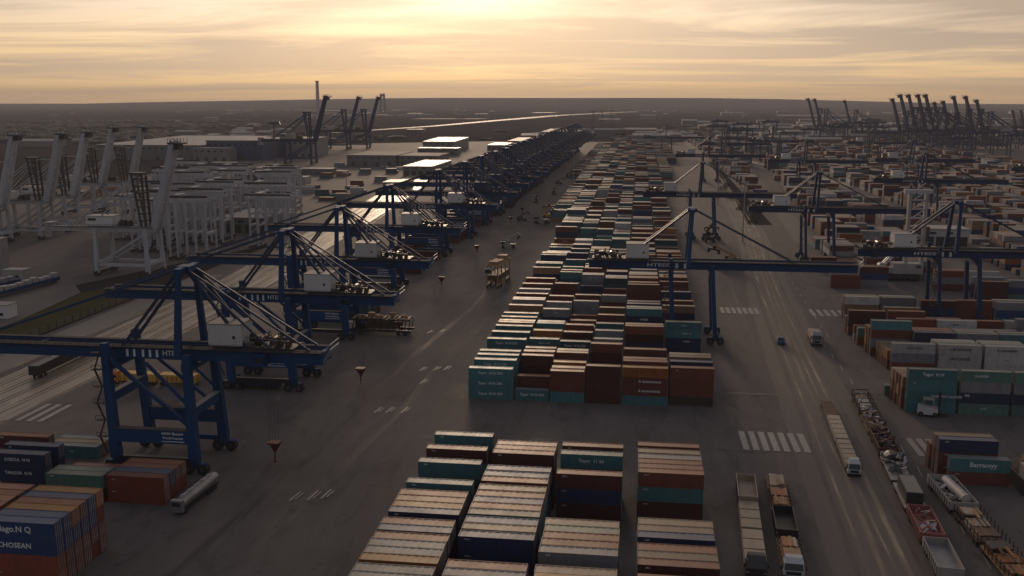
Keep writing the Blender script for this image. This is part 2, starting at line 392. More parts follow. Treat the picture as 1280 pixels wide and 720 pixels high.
for k, (px, py) in enumerate(((-75, 140), (-62, 180), (-58, 250), (-66, 300), (-55, 360))):
    soft_strip('wheel_track', [(px - 6, py - 60), (px - 3, py), (px + 2, py + 60), (px + 3, py + 140)], 3.0, -0.16 + .002 * k, 'dust faint' if k % 2 else 'tyre marks')
for k in range(5): soft_strip('wheel_track', [(-60 + 20 * k, 216 + k), (-30 + 20 * k, 218 - k * .6), (0 + 15 * k, 221 + k)], 2.0, -0.145 + .002 * k, 'tyre marks' if k % 2 else 'dust faint')
strip('road', [(96, 560), (104, 700), (112, 900), (135, 1300), (150, 1700)], 12, -0.18, 'track')
strip('road', [(150, 470), (176, 620), (186, 900), (200, 1500)], 15, -0.18, 'track')
strip('road', [(330, 520), (210, 900), (120, 1500)], 9, -0.17, 'sand')
sheet('verge', [(72, 640), (88, 640), (92, 900), (100, 1300), (90, 1300), (84, 900)], -0.15, 'land')
for i, (x0, x1, yy, n, dy) in enumerate(((26, 40.0, 224.5, 7, 13), (65.5, 74.5, 225, 5, 12), (-168, -150, 222, 7, 14), (33, 46, 372, 7, 11), (67, 83, 372, 7, 11))):
    b = MB()
    for k in range(n):
        xx = x0 + (x1 - x0) * k / max(1, n - 1)
        b.v += [(xx, yy - dy / 2, -0.11), (xx + 1.45, yy - dy / 2, -0.11), (xx + 1.45, yy + dy / 2, -0.11), (xx, yy + dy / 2, -0.11)]
        b.face([4 * k, 4 * k + 1, 4 * k + 2, 4 * k + 3])
    struct('crosswalk', b, 'road mark')
b = MB()
def markbox(px, py, dx, dy):
    k = len(b.v); b.v += [(px, py, -0.105), (px + dx, py, -0.105), (px + dx + 0.6 * (dy / max(dy, .1)), py + dy, -0.105), (px + 0.6 * (dy / max(dy, .1)), py + dy, -0.13)]; b.face([k, k + 1, k + 2, k + 3])
for px, py in ((-67, 233), (-64, 233.5), (-60, 234), (-64, 273), (-60, 274), (-57, 275), (-69, 176), (-65.5, 177), (-63, 178), (-72, 320), (-68, 322), (-61, 260)):
    markbox(px, py, 0.45, 5); markbox(px + 0.9, py + 1, 0.35, 3.5)
for yy in range(150, 900, 14): markbox(62.5 if yy < 330 else 66 + (yy - 330) * 0.03, yy, 0.25, 6)
for yy in (262, 263): markbox(26, yy * 1.0, 14, 0.3)
for yy in range(248, 262, 1): markbox(-52, yy, 6, 0.12)
struct('road_markings', b, 'road mark')

for k, off in enumerate((-22, -16.5, -11, -4, 3, 9)):
    soft_strip('rail_dust', [(-168 + off, 120), (-166 + off, 250), (-166 + off, 400), (-178 + off, 560), (-196 + off, 760), (-225 + off, 1050)], 2.6, -0.12 + .002 * k, 'dust')  # pale broken strips laid along the rail bed
# far river, reservoirs and lanes
strip('river', [(-760, 2350), (-640, 3000), (-560, 3900), (-420, 5200), (-120, 6600), (300, 7600)], [26, 34, 55, 85, 120, 130], -0.1, 'water')
sheet('pond', [(700, 5200), (1150, 5300), (1200, 5600), (760, 5550)], -0.1, 'water')
sheet('pond', [(1500, 6300), (2300, 6500), (2350, 6900), (1600, 6800)], -0.1, 'water')
sheet('pond', [(-690, 6200), (-560, 6200), (-540, 6500), (-680, 6450)], -0.1, 'water')
sheet('pond', [(-2900, 7200), (-2300, 7300), (-2350, 7500), (-2900, 7450)], -0.1, 'water')
for k in range(26):
    fx = rnd.uniform(-6000, 6500); fy = rnd.uniform(2600, 8000); ww = rnd.uniform(200, 900); dd = rnd.uniform(60, 350)
    if abs(fx + 450) < 500 and fy < 7500: continue
    sk = rnd.uniform(-200, 200)
    sheet('field', [(fx, fy), (fx + ww, fy + sk * 0.3), (fx + ww + sk, fy + dd), (fx + sk, fy + dd)], -0.28 + 0.004 * k, rnd.choice(['grass', 'land', 'land', 'asphalt']))

# ------------------------------------------------------------------ containers
def wave_side(b, x0, x1, y, z0, z1, sgn, mi=0):
    """true corrugation: trapezoid folds between the posts"""
    n = int((x1 - x0) / 0.36); st = (x1 - x0) / n; k = len(b.v); xs = []
    for i in range(n):
        xa = x0 + i * st
        xs += [(xa, 0.0), (xa + st * 0.3, 0.0), (xa + st * 0.5, 0.055), (xa + st * 0.8, 0.055)]
    xs.append((x1, 0.0))
    for xa, d in xs: b.v += [(xa, y - sgn * d, z0), (xa, y - sgn * d, z1)]
    for i in range(len(xs) - 1):
        q = [k + 2 * i, k + 2 * i + 2, k + 2 * i + 3, k + 2 * i + 1]
        b.face(q if sgn < 0 else q[::-1], mi)
_cm = {}
def container_mesh(hue, L, h):
    key = (hue, L, h)
    if key in _cm: return _cm[key]
    b = MB(); w = 2.44; p = 0.16
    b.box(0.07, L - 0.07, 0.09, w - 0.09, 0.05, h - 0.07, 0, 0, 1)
    for xa in (0, L - p):
        for ya in (0, w - p): b.box(xa, xa + p, ya, ya + p, 0, h, 0)
    for ya in (0.0, w - 0.1):
        b.box(p, L - p, ya, ya + 0.1, h - 0.13, h - 0.005, 0, 0, 1)
        b.box(p, L - p, ya, ya + 0.1, 0.005, 0.16, 0)
    for xa in (0.0, L - 0.1):
        b.box(xa, xa + 0.1, p, w - p, h - 0.13, h - 0.005, 0, 0, 1); b.box(xa, xa + 0.1, p, w - p, 0.005, 0.16, 0)
    wave_side(b, p, L - p, 0.035, 0.16, h - 0.13, -1); wave_side(b, p, L - p, w - 0.035, 0.16, h - 0.13, 1)
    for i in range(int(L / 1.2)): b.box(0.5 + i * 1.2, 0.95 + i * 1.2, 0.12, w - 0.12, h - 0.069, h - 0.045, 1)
    me = b.mesh('container_body', [hue, hue + ' roof']); _cm[key] = me; return me
_dm = {}
def door_mesh(hue, L, h, side):
    key = (hue, L, h, side)
    if key in _dm: return _dm[key]
    b = MB(); w = 2.44
    x = L if side > 0 else 0.0; s = side
    def bx(d0, d1, y0, y1, z0, z1, mi):
        a, c = sorted((x + s * d0, x + s * d1)); b.box(a, c, y0, y1, z0, z1, mi)
    for y0, y1 in ((0.17, 1.20), (1.24, 2.27)):
        bx(-0.065, 0.01, y0, y1, 0.17, h - 0.14, 0)
        for k in range(4): bx(0.011, 0.022, y0 + 0.06, y1 - 0.06, 0.3 + k * (h - .6) / 4, 0.3 + (k + .75) * (h - .6) / 4, 0)
    for yy in (0.42, 0.95, 1.45, 2.0):
        bx(0.024, 0.09, yy, yy + 0.09, 0.12, h - 0.08, 1)
        bx(0.024, 0.10, yy - 0.04, yy + 0.26, 1.05, 1.12, 1)
    me = b.mesh('container_door', [hue, 'pale']); _dm[key] = me; return me
ONES = ['', 'one', 'two', 'three', 'four', 'five', 'six', 'seven', 'eight', 'nine', 'ten', 'eleven', 'twelve', 'thirteen', 'fourteen', 'fifteen', 'sixteen', 'seventeen', 'eighteen', 'nineteen']
TENS = ['', '', 'twenty', 'thirty', 'forty', 'fifty', 'sixty', 'seventy', 'eighty', 'ninety']
def words(n):
    if n < 20: return ONES[n]
    if n < 100: return TENS[n // 10] + ('-' + ONES[n % 10] if n % 10 else '')
    return 'hundred-' + words(n - 100)
ORD = {1: 'first', 2: 'second', 3: 'third', 4: 'fourth', 5: 'fifth', 6: 'sixth', 7: 'seventh', 8: 'eighth', 9: 'ninth', 10: 'tenth', 11: 'eleventh', 12: 'twelfth'}
def ordw(n):
    if n in ORD: return ORD[n]
    if n < 20: return ONES[n] + 'th'
    if n < 100: return (TENS[n // 10] + '-' + ordw(n % 10)) if n % 10 else TENS[n // 10][:-1] + 'ieth'
    return 'hundred-and-' + ordw(n - 100) if n > 100 else 'hundredth'

CELLS = []     # dicts describing every container
KEEP = []      # footprints kept clear (x0,x1,y0,y1)
ROWN = {}
def stack(block, col, x0, y0, hues, L=12.2, h=2.9, texts=None, z=0.0, jit=True):
    """hues listed top to bottom"""
    for a0, a1, b0, b1 in KEEP:
        if x0 < a1 and x0 + L > a0 and y0 < b1 and y0 + 2.44 > b0: return
    row = ROWN.get((block, col), 0) + 1; ROWN[(block, col)] = row
    n = len(hues)
    for i, hu in enumerate(hues):
        t = n - 1 - i
        dx = rnd.uniform(-0.06, 0.06) if jit else 0
        CELLS.append(dict(block=block, col=col, row=row, tier=t + 1, n=n, x=x0 + dx, y=y0, z=-0.19 + z + t * h, L=L, h=h - 0.015, hue=hu, text=(texts or {}).get(i)))
PAL = {
 'mid': ['brown'] * 6 + ['maroon'] * 5 + ['teal'] * 4 + ['dark teal'] * 4 + ['navy'] * 4 + ['blue'] * 2 + ['grey'] * 3 + ['white', 'orange', 'green', 'rust red', 'tan'],
 'left': ['teal'] * 6 + ['dark teal'] * 5 + ['navy'] * 2 + ['green', 'grey', 'brown', 'maroon', 'grey'],
 'right': ['brown'] * 5 + ['rust red'] * 2 + ['maroon'] * 4 + ['grey'] * 4 + ['navy'] * 3 + ['blue'] * 2 + ['teal'] * 2 + ['green', 'white', 'white', 'orange', 'tan', 'dark teal'],
}
def pick(pal, n): return [rnd.choice(PAL[pal]) for _ in range(n)]
TX = ['Tayor  N N ON', 'Bayer  11 40', 'HTEEE', 'SAGOR N N', 'LINCEX', 'TROVER']

# footprints of the crane legs standing among the stacks
KEEP += [(10.6, 12.8, 315, 320), (10.6, 12.8, 330, 335)]

# front block, rows measured back to front, top colour then lower ones
FB = {
 1: (-40.8, [(187.4, 'teal maroon navy teal'), (179.3, 'maroon teal navy brown'), (171.9, 'teal dark_teal navy maroon'), (161.7, 'teal dark_teal maroon navy'), (156.4, 'brown navy navy maroon'), (153.9, 'brown navy navy maroon'), (151.4, 'orange teal navy maroon'), (148.9, 'navy navy maroon teal'),
             (144.4, 'brown brown navy teal'), (141.9, 'navy navy brown teal'), (138.9, 'brown maroon navy teal'), (136.4, 'grey navy brown teal'), (133.9, 'grey teal brown teal'), (131.4, 'orange orange brown teal'), (128.0, 'grey navy brown teal'), (125.5, 'grey navy brown teal'), (123, 'brown brown navy teal'), (120.5, 'grey brown navy teal')]),
 2: (-27.2, [(183.6, 'maroon brown navy maroon'), (181.1, 'maroon brown navy maroon'), (178.6, 'maroon maroon navy maroon'), (169.8, 'blue navy navy maroon'), (166.9, 'navy navy navy maroon'), (164.2, 'brown teal navy maroon'), (160.4, 'tan teal navy maroon'), (157.6, 'brown teal navy maroon'), (155.0, 'navy teal navy maroon'), (152.4, 'brown teal navy maroon'), (149.8, 'green teal navy maroon'),
             (146.6, 'blue navy teal brown'), (144.0, 'tan navy teal brown'), (141.1, 'navy navy dark_teal brown'), (130.8, 'brown maroon navy teal'), (128.2, 'grey maroon navy teal'), (125.6, 'brown maroon navy teal'), (123, 'grey maroon navy teal')]),
 3: (-13.8, [(184.3, 'brown navy maroon teal'), (179.7, 'teal maroon navy maroon'), (169.4, 'maroon navy maroon maroon'),
             (147.5, 'tan navy teal brown'), (145.0, 'green navy teal brown'), (142.5, 'brown navy teal brown'), (140.0, 'brown navy teal brown'), (137.4, 'grey navy dark_teal maroon'), (130.8, 'tan navy teal brown'), (128.3, 'orange navy teal brown'), (125.8, 'grey navy teal brown')]),
 4: (1.4, [(186.4, 'brown maroon teal maroon'), (182.6, 'tan maroon teal maroon'), (179.6, 'white maroon teal maroon'), (177.1, 'brown maroon teal maroon'), (174.6, 'maroon maroon teal maroon'), (172.1, 'brown teal maroon maroon'),
           (149.6, 'tan navy maroon teal'), (147.1, 'tan navy maroon teal'), (144.6, 'navy navy maroon teal'), (140.2, 'brown maroon navy teal'), (137.7, 'tan navy maroon teal'), (135.2, 'maroon maroon navy teal'), (130.0, 'brown maroon navy teal'), (127.5, 'grey maroon navy teal')]),
}
for c, (x0, rows) in FB.items():
    for yy, s in rows:
        hs_ = [q.replace('_', ' ') for q in s.split()]
        tx = {0: ('Tayor  11 66', 0.95, 0.5)} if (c == 3 and abs(yy - 179.7) < .1) else None
        hh = 2.9
        if (c, yy) in ((4, 174.6),): pass
        stack('front block', c, x0, yy, hs_, 12.2, hh, tx)
ROWN.clear()
# long central block: explicit near rows, then generated rows running away
MC = {1: (-44.5, 12.0), 2: (-31.7, 9.1), 3: (-22.1, 9.1), 4: (-12.5, 9.1), 5: (-2.8, 12.0), 6: (9.9, 11.4)}
T1 = ('Tayor  N N ON', 1.0, 0.5)
NEAR = {
 1: (2.9, [(248.5, 'teal teal teal', {0: T1, 1: T1, 2: T1}), (257.5, 'teal teal teal', {0: T1}), (262.8, 'teal teal teal', None), (267.2, 'dark_teal teal teal', None), (273, 'grey', None), (281.5, 'teal teal teal', {0: T1}), (290.6, 'dark_teal teal teal', None), (299, 'teal navy teal', None), (304, 'brown teal teal', None), (306.5, 'brown teal teal', None), (312, 'green teal teal', None), (318, 'grey teal teal', None), (323, 'navy teal', None), (331, 'tan teal navy', None), (341, 'grey navy teal', None), (343.5, 'grey navy teal', None), (352, 'brown navy teal', None), (361, 'white navy teal', None), (372, 'brown maroon teal', None), (384, 'brown maroon maroon', None), (396, 'brown maroon', None), (410, 'tan navy maroon', None), (421, 'green navy maroon', None), (424, 'green navy maroon', None), (435, 'teal navy', None)]),
 2: (2.9, [(249.0, 'teal', {0: T1}), (252.4, 'brown navy', None), (263.5, 'maroon maroon maroon', None), (268, 'brown maroon maroon', None), (272, 'brown maroon maroon', None), (283, 'teal teal dark_teal', {0: ('Bayer 11 40', .7, .5)}), (294, 'orange rust_red maroon', None), (304, 'teal teal navy', None), (306.5, 'teal teal navy', None), (318, 'brown maroon', None), (326, 'grey navy navy', {0: ('HYTEE', .6, .5)}), (338, 'white grey navy', None), (349, 'brown brown maroon', None), (360, 'navy blue', None), (374, 'brown brown maroon', None), (390, 'teal teal', None)]),
 3: (2.9, [(248.5, 'brown brown teal', None), (251.8, 'brown orange maroon', None), (257.5, 'orange brown maroon', None), (268, 'brown brown maroon', None), (270.5, 'tan maroon maroon', None), (281, 'dark_teal dark_teal teal', {0: T1}), (293, 'maroon maroon brown', None), (303, 'brown brown maroon', None), (313, 'teal dark_teal', None), (322, 'brown maroon', None), (330, 'brown maroon', None), (341, 'grey grey navy', None), (352, 'brown maroon brown', None), (365, 'maroon brown', None), (385, 'navy teal', None)]),
 4: (2.6, [(248.7, 'maroon maroon maroon maroon', None), (257.8, 'brown maroon maroon', None), (272.8, 'brown maroon maroon maroon', None), (276.5, 'brown brown maroon', None), (289, 'grey white navy', {0: ('N O O', .6, .5)}), (300, 'grey grey teal', None), (310, 'teal teal navy', None), (323, 'brown maroon brown', None), (335, 'tan dark_teal dark_teal', None), (345, 'navy navy', None), (357, 'white brown maroon', None), (370, 'brown maroon', None), (383, 'brown brown', None)]),
 5: (2.6, [(248.5, 'orange brown brown teal', {1: ('A anooroooa', 1.1, .6), 2: ('6 anooroooa', 1.1, .6)}), (254.9, 'brown maroon maroon maroon', None), (257.4, 'brown maroon maroon maroon', None), (267.8, 'brown brown maroon maroon', None), (296.5, 'brown maroon navy brown', None), (299, 'brown maroon navy brown', None), (322.5, 'teal navy brown brown', {1: ('HTEEE', 0.95, .5), 2: ('I   I', .6, .5)}), (325, 'teal navy brown brown', None), (343, 'navy navy brown', None), (347, 'navy navy brown', None), (366.5, 'brown brown brown maroon', None), (385, 'rust_red orange brown', None)]),
 6: (2.6, [(249.8, 'brown brown brown olive', {0: ('LLLL', .4, .15)}), (256.0, 'navy brown brown olive', None), (261.0, 'tan navy maroon maroon', None), (263.5, 'tan navy maroon maroon', None), (304.0, 'teal teal navy navy', {0: ('IIT OM', .55, .5), 1: ('HHIIL O I O', .55, .6), 2: ('HEEEED', .6, .6)}), (311.5, 'teal teal navy', None), (330, 'brown maroon maroon', None), (341, 'tan navy maroon', None), (350, 'brown navy maroon', None), (367, 'navy navy maroon', None), (388, 'brown brown maroon', None)]),
}
for c, (hh, rows) in NEAR.items():
    x0, L = MC[c]
    for yy, s, tx in rows: stack('long central block', c, x0, yy, [q.replace('_', ' ') for q in s.split()], L, hh, tx)
for c, (x0, L) in MC.items():
    hh = NEAR[c][0]; yy = NEAR[c][1][-1][0] + 10
    while yy < 1850:
        if rnd.random() < 0.045 and yy > 470: yy += rnd.uniform(8, 30); continue
        n = rnd.choice([1, 2, 3]); k = rnd.choice([2, 3, 3, 3, 4]) if yy > 470 else 3
        hu = pick('left' if c == 1 or (c < 4 and yy < 620 and rnd.random() < .5) else 'mid', k)
        if rnd.random() < 0.4: hu = [hu[0]] * k
        for i in range(n):
            h2 = list(hu)
            if rnd.random() < 0.5: h2[0] = rnd.choice(PAL['mid'])
            stack('long central block', c, x0, yy, h2, L, hh, {0: (rnd.choice(TX), .7, .5)} if (rnd.random() < .3 and yy < 520) else None); yy += 2.52
        yy += (rnd.choice([2.6, 5.2, 11, 17]) if c < 4 else rnd.choice([2.6, 5.2, 8, 14])) if yy < 900 else rnd.choice([5, 10, 20])
# extra narrow far columns that widen the block with distance
for x0, y0_, y1_ in ((-57.5, 640, 1700), (-70.5, 1000, 1700), (23, 1000, 1700), (36, 1250, 1700)):
    yy = y0_
    while yy < y1_:
        stack('long central block', 7, x0, yy, pick('mid', rnd.choice([2, 3, 3])), 12.0, 2.6); yy += rnd.choice([2.6, 5, 8, 16])

# right-hand yard
def RS(c, x, yy, s, tx=None, h=2.9, L=12.2): stack('right-hand yard', c, x, yy, [q.replace('_', ' ') for q in s.split()], L, h, tx)
RS(1, 71.2, 252, 'teal teal teal teal', {0: ('Tagor  N N', 1.1, .5), 1: ('LLLL', .35, .12), 2: ('TAGAMAC ALLOOD', .85, .8), 3: ('BONNISIILL', .5, .6)})
RS(2, 84.3, 252, 'green grey navy green', {0: ('DUNCEX', .8, .4), 2: ('MB', .9, .12), 3: ('DONNEN', .35, .5)})
RS(3, 97.4, 252, 'green grey navy green'); RS(4, 110.5, 252, 'white navy grey green')
for k in range(4):
    RS(1, 70.4 - k * .15, 254.8 + 2.5 * k, rnd.choice(['tan brown brown', 'brown tan maroon']))
RS(1, 69.0, 266.0, 'green'); RS(2, 83.2, 254.8, 'brown maroon grey'); RS(3, 96.2, 254.8, 'navy maroon grey')
RS(1, 77.0, 291.2, 'white grey rust_red', {0: ('SANDOCLE', .9, .5, 1)})
RS(2, 90.2, 291.2, 'white white white', {0: ('L BOOOOIS', 1.15, .5, 1), 1: ('LBOOOOIS', 1.15, .5, 1), 2: ('▬▬▬', .6, .3, 1)})
RS(3, 103.4, 291.2, 'white white white', {0: ('E HHHHHH', 1.1, .5, 1), 1: ('▬▬▬▬', .4, .5, 1)}); RS(4, 116.6, 291.2, 'white grey grey')
RS(2, 90.0, 294.0, 'white white white'); RS(2, 89.8, 296.5, 'white grey white'); RS(3, 103.2, 294.0, 'white white white'); RS(3, 103.0, 296.5, 'white white white')
for k in range(5): RS(1, 76.2 - .1 * k, 294.0 + 2.5 * k, rnd.choice(['orange brown', 'tan brown', 'brown maroon']))
RS(1, 74.8, 308.9, 'teal brown grey brown'); RS(1, 74.6, 311.5, 'brown brown maroon'); RS(1, 74.4, 314, 'brown orange maroon')
for k in range(3): RS(2, 87.4 - .1 * k, 306.8 + 2.5 * k, 'brown navy navy' if k else 'navy navy navy')
for k in range(3): RS(3, 100.2, 306.8 + 2.5 * k, 'grey blue grey')
RS(4, 113, 306.8, 'teal dark_teal grey'); RS(4, 113, 309.3, 'tan teal grey'); RS(5, 126, 306.8, 'grey white grey')
RS(1, 73.8, 323, 'green brown'); RS(1, 74, 329, 'brown grey', h=2.6); RS(2, 87, 326, 'rust_red brown maroon'); RS(2, 87, 331, 'brown maroon')
RS(3, 99.6, 325, 'white brown maroon', {0: ('L BBBBE', .7, .45, 1)}); RS(4, 112.6, 325, 'grey brown'); RS(5, 126, 324, 'blue grey'); RS(5, 126, 330, 'grey grey grey')
RS(1, 73.6, 337, 'maroon maroon brown'); RS(1, 73.6, 341, 'brown brown'); RS(2, 87, 338, 'brown grey maroon'); RS(2, 87, 344, 'tan brown maroon')
RS(3, 100, 336, 'teal navy'); RS(3, 100, 341, 'maroon maroon'); RS(4, 113, 339, 'brown navy'); RS(5, 126, 340, 'white grey')
RS(1, 77.4, 361.8, 'white tan grey', {0: ('▬▬▬▬▬', .45, .5, 1)}); RS(1, 77.2, 364.4, 'tan brown brown'); RS(2, 90.4, 361.8, 'grey teal grey'); RS(2, 90.2, 364.4, 'white teal grey'); RS(3, 103.4, 358, 'maroon blue brown')
RS(4, 116.4, 360, 'brown brown brown'); RS(5, 129.4, 358, 'grey blue teal'); RS(5, 129.4, 362, 'white blue brown'); RS(6, 142, 352, 'white blue green'); RS(6, 142, 360, 'orange green green')
RS(1, 84.2, 424, 'brown brown'); RS(1, 84.2, 427, 'white blue brown'); RS(2, 97.2, 430, 'maroon blue grey'); RS(2, 97.0, 433, 'tan blue grey'); RS(3, 127.6, 424, 'rust_red grey brown'); RS(3, 127.6, 427, 'brown grey brown')
RS(3, 136, 400, 'maroon maroon maroon'); RS(3, 138, 410, 'grey navy blue'); RS(4, 150, 404, 'grey blue green'); RS(4, 141, 424, 'white white brown')
for ci in range(30):
    x0 = 84 + ci * 13.1; yy = rnd.uniform(446, 462)
    lim = 1880
    while yy < lim:
        skip = (92 + (yy - 560) * 0.07 - 8 < x0 + 6 < 104 + (yy - 560) * 0.07 + 6 and yy > 540) or (143 + max(0, yy - 470) * .19 < x0 + 8 < 168 + max(0, yy - 470) * .17 + 8 and yy < 640) or (165 < x0 < 190 and yy >= 600) or (x0 < 92 and yy > 480) or (x0 < 112 and 440 < yy < 470)
        if skip: yy += 20; continue
        if rnd.random() < 0.13: yy += rnd.uniform(10, 40); continue
        n = rnd.choice([2, 3, 5, 8]); k = rnd.choice([1, 2, 3, 3, 4]); hu = pick('right', k)
        for i in range(n):
            h2 = list(hu); h2[0] = rnd.choice(PAL['right'])
            stack('far right yard', ci + 1, x0, yy, h2, 12.2, 2.75); yy += 2.55
        yy += rnd.choice([2.6, 5, 9, 14]) * (1 if yy < 900 else 1.8)
# pair of stacks at the right edge in front
def QS(c, x, yy, s, tx=None, h=2.9): stack('right front corner', c, x, yy, [q.replace('_', ' ') for q in s.split()], 12.0, h, tx)
QS(1, 67.2, 202.9, 'teal brown', {0: ('Barrantyy', 1.4, .55)}); QS(1, 65.8, 206.4, 'navy brown brown'); QS(1, 65.6, 209, 'tan brown olive'); QS(1, 65.4, 211.6, 'brown brown')
# lower left corner
def LS(c, x, yy, s, tx=None, h=2.9): stack('lower left corner', c, x, yy, [q.replace('_', ' ') for q in s.split()], 12.2, h, tx)
for k, hu in enumerate(['orange', 'blue', 'brown', 'orange', 'blue', 'blue']):
    up = ['brown', 'blue', 'navy', 'blue', 'blue', 'blue'][k]
    LS(1, -106.3 - .1 * (5 - k) * .3, 149.4 - 2.55 * k, hu + ' ' + up + (' rust_red rust_red' if k == 5 else ' brown brown'), {0: ('Bago.N Q', 1.5, .42), 1: ('CHOSEAN', 1.3, .4)} if k == 5 else None)
for k in range(4): LS(2, -119.6, 149.4 - 2.55 * k, 'brown maroon brown brown')
for k in range(2): LS(2, -132.6, 149.4 - 2.55 * k, 'brown navy brown')
LS(3, -131.6, 172.6, 'navy navy navy', {0: ('COSCUL  N N', .9, .5), 1: ('TANGOR  N N', .9, .5)}); LS(3, -131.8, 177.4, 'navy navy navy'); LS(3, -137.3, 182.6, 'brown brown navy'); LS(3, -144.8, 174, 'navy blue navy')
for k, hu in enumerate(('teal', 'tan', 'teal')): LS(4, -132.6, 192.8 + 2.5 * k, hu, {0: ('IIIIIIIIII', .4, .5)} if k == 0 else None)
for k, s in enumerate(('rust_red rust_red', 'blue rust_red', 'brown rust_red', 'brown rust_red')): LS(5, -105.1, 170.9 + 2.5 * k, s, {0: ('LLLLL', .3, .12)} if k == 0 else None)
LS(6, -117.9, 170.3, 'green maroon'); LS(6, -117.9, 172.8, 'green maroon'); LS(6, -119.6, 181.6, 'rust_red')
# maroon stacks between the left-hand cranes
def CS(c, x, yy, s, tx=None, h=2.6): stack('crane lane', c, x, yy, [q.replace('_', ' ') for q in s.split()], 12.2, h, tx)
for yy in (284, 286.6, 289.2): CS(1, -138, yy, 'brown brown brown')
for yy in (276, 278.6): CS(2, -124, yy, 'maroon brown maroon'); CS(3, -111, yy + 2, 'maroon maroon')
for yy in (335, 338, 342, 345, 350): CS(3, -122, yy, rnd.choice(['maroon maroon brown', 'dark_teal teal navy'])); CS(4, -109.4, yy, rnd.choice(['dark_teal dark_teal navy', 'maroon brown']))
for yy in range(425, 1300, 9):
    if rnd.random() < .75: CS(3, -125, yy, rnd.choice(['maroon maroon brown', 'dark_teal teal', 'navy brown maroon']))
    if rnd.random() < .6: CS(4, -112, yy, rnd.choice(['maroon maroon', 'dark_teal teal', 'navy brown']))

for k in range(70):       # low grey and blue boxes scattered over the far quay
    x0 = -rnd.uniform(235, 520); yy = rnd.uniform(720, 1150)
    if yy > 1100 and x0 < -480: continue
    for i in range(rnd.choice([2, 4, 7])): stack('left quay', 1 + int(-x0 / 60), x0, yy + i * 2.55, [rnd.choice(['grey', 'white', 'navy', 'grey', 'dark teal', 'brown', 'tan'])] * rnd.choice([1, 1, 2]), 12.2, 2.75)
# which containers does the camera side of the scene show? rank by visible size
def cam_axes():
    c, s = math.cos(YAW), math.sin(YAW)
    Rr = Vector((c, s, 0)); fh = Vector((-s, c, 0))
    return Rr, fh * math.sin(PITCH) + Vector((0, 0, math.cos(PITCH))), fh * math.cos(PITCH) - Vector((0, 0, math.sin(PITCH)))
def rank_cells():
    V = []; P = []
    for i, c in enumerate(CELLS):
        x0, x1, y0, y1, z0, z1 = c['x'], c['x'] + c['L'], c['y'], c['y'] + 2.44, c['z'], c['z'] + c['h']
        n = len(V); V += [(x0, y0, z0), (x1, y0, z0), (x1, y1, z0), (x0, y1, z0), (x0, y0, z1), (x1, y0, z1), (x1, y1, z1), (x0, y1, z1)]
        P += [(n, n + 3, n + 2, n + 1), (n + 4, n + 5, n + 6, n + 7), (n, n + 1, n + 5, n + 4), (n + 1, n + 2, n + 6, n + 5), (n + 2, n + 3, n + 7, n + 6), (n + 3, n, n + 4, n + 7)]
    bvh = BVHTree.FromPolygons(V, P)
    Rr, U, D = cam_axes(); o = Vector((0, 0, CAMZ)); cnt = [0] * len(CELLS)
    for py in range(130, 720, 2):
        for px in range(0, 1280, 2):
            d = D + Rr * ((px - 639.5) / F) + U * ((359.5 - py) / F)
            hit = bvh.ray_cast(o, d.normalized())
            if hit[2] is not None: cnt[hit[2] // 6] += 1
    return cnt
for bc in set((c['block'], c['col']) for c in CELLS):      # rows counted from the front
    ysort = sorted(set((c['y'], round(c['x'] / 5)) for c in CELLS if (c['block'], c['col']) == bc))
    for c in CELLS:
        if (c['block'], c['col']) == bc: c['row'] = ysort.index((c['y'], round(c['x'] / 5))) + 1
cnt = rank_cells()
order = sorted(range(len(CELLS)), key=lambda i: -cnt[i])
SOLO = set(i for i in order[:300] if cnt[i] > 0)
TIERW = {1: 'bottom tier', 2: 'second tier up', 3: 'third tier up', 4: 'fourth tier up', 5: 'fifth tier up'}
stuffb = MB(); SM = []
hues = list(HUES)
for hname in hues: SM += [hname, hname + ' roof']
for i, c in enumerate(CELLS):
    if i in SOLO:
        t = TIERW[c['tier']] if c['tier'] != c['n'] or c['n'] == 1 else 'top of its stack'
        if c['n'] == 1: t = 'alone on the ground'
        pre = ('lettered ' if c['text'] else '') + c['hue']
        lab = f"{pre} container, {t}, {ordw(c['row'])} row back, {ordw(c['col'])} column, {c['block']}"
        o = thing('shipping_container', (c['x'], c['y'], c['z']), 0, lab, 'shipping container', 'containers stacked in the ' + c['block'])
        link('body', container_mesh(c['hue'], c['L'], c['h']), o)
        side = 1 if c['x'] < 1 else -1
        link('door', door_mesh(c['hue'], c['L'], c['h'], side), o)
        if c['text']:
            tt = c['text']; s, sz, pos = tt[:3]
            lettering(o, s, sz, (c['L'] * pos if pos != .12 else 1.6, -0.015 + 0.0, c['h'] * (0.55 if pos > .2 else .72)), 'letter dark' if len(tt) > 3 else 'letter')
        elif cnt[i] > 60 and c['y'] < 230:
            lettering(o, ('EEEEI', 'TILU 4', 'LLEEI', 'IEEU')[c['row'] % 4], 0.34, (1.5, -0.015, c['h'] - 0.5), 'letter')
    else:
        a = hues.index(c['hue']) * 2; tn = rnd.uniform(-.17, .17)
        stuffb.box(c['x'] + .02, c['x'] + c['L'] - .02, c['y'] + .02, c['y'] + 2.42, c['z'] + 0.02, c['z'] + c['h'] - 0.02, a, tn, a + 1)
o = stuffb.build('shipping_containers', SM)
tag(o, 'hundreds of smaller stacked containers running away into the distance', 'containers', None, 'stuff')

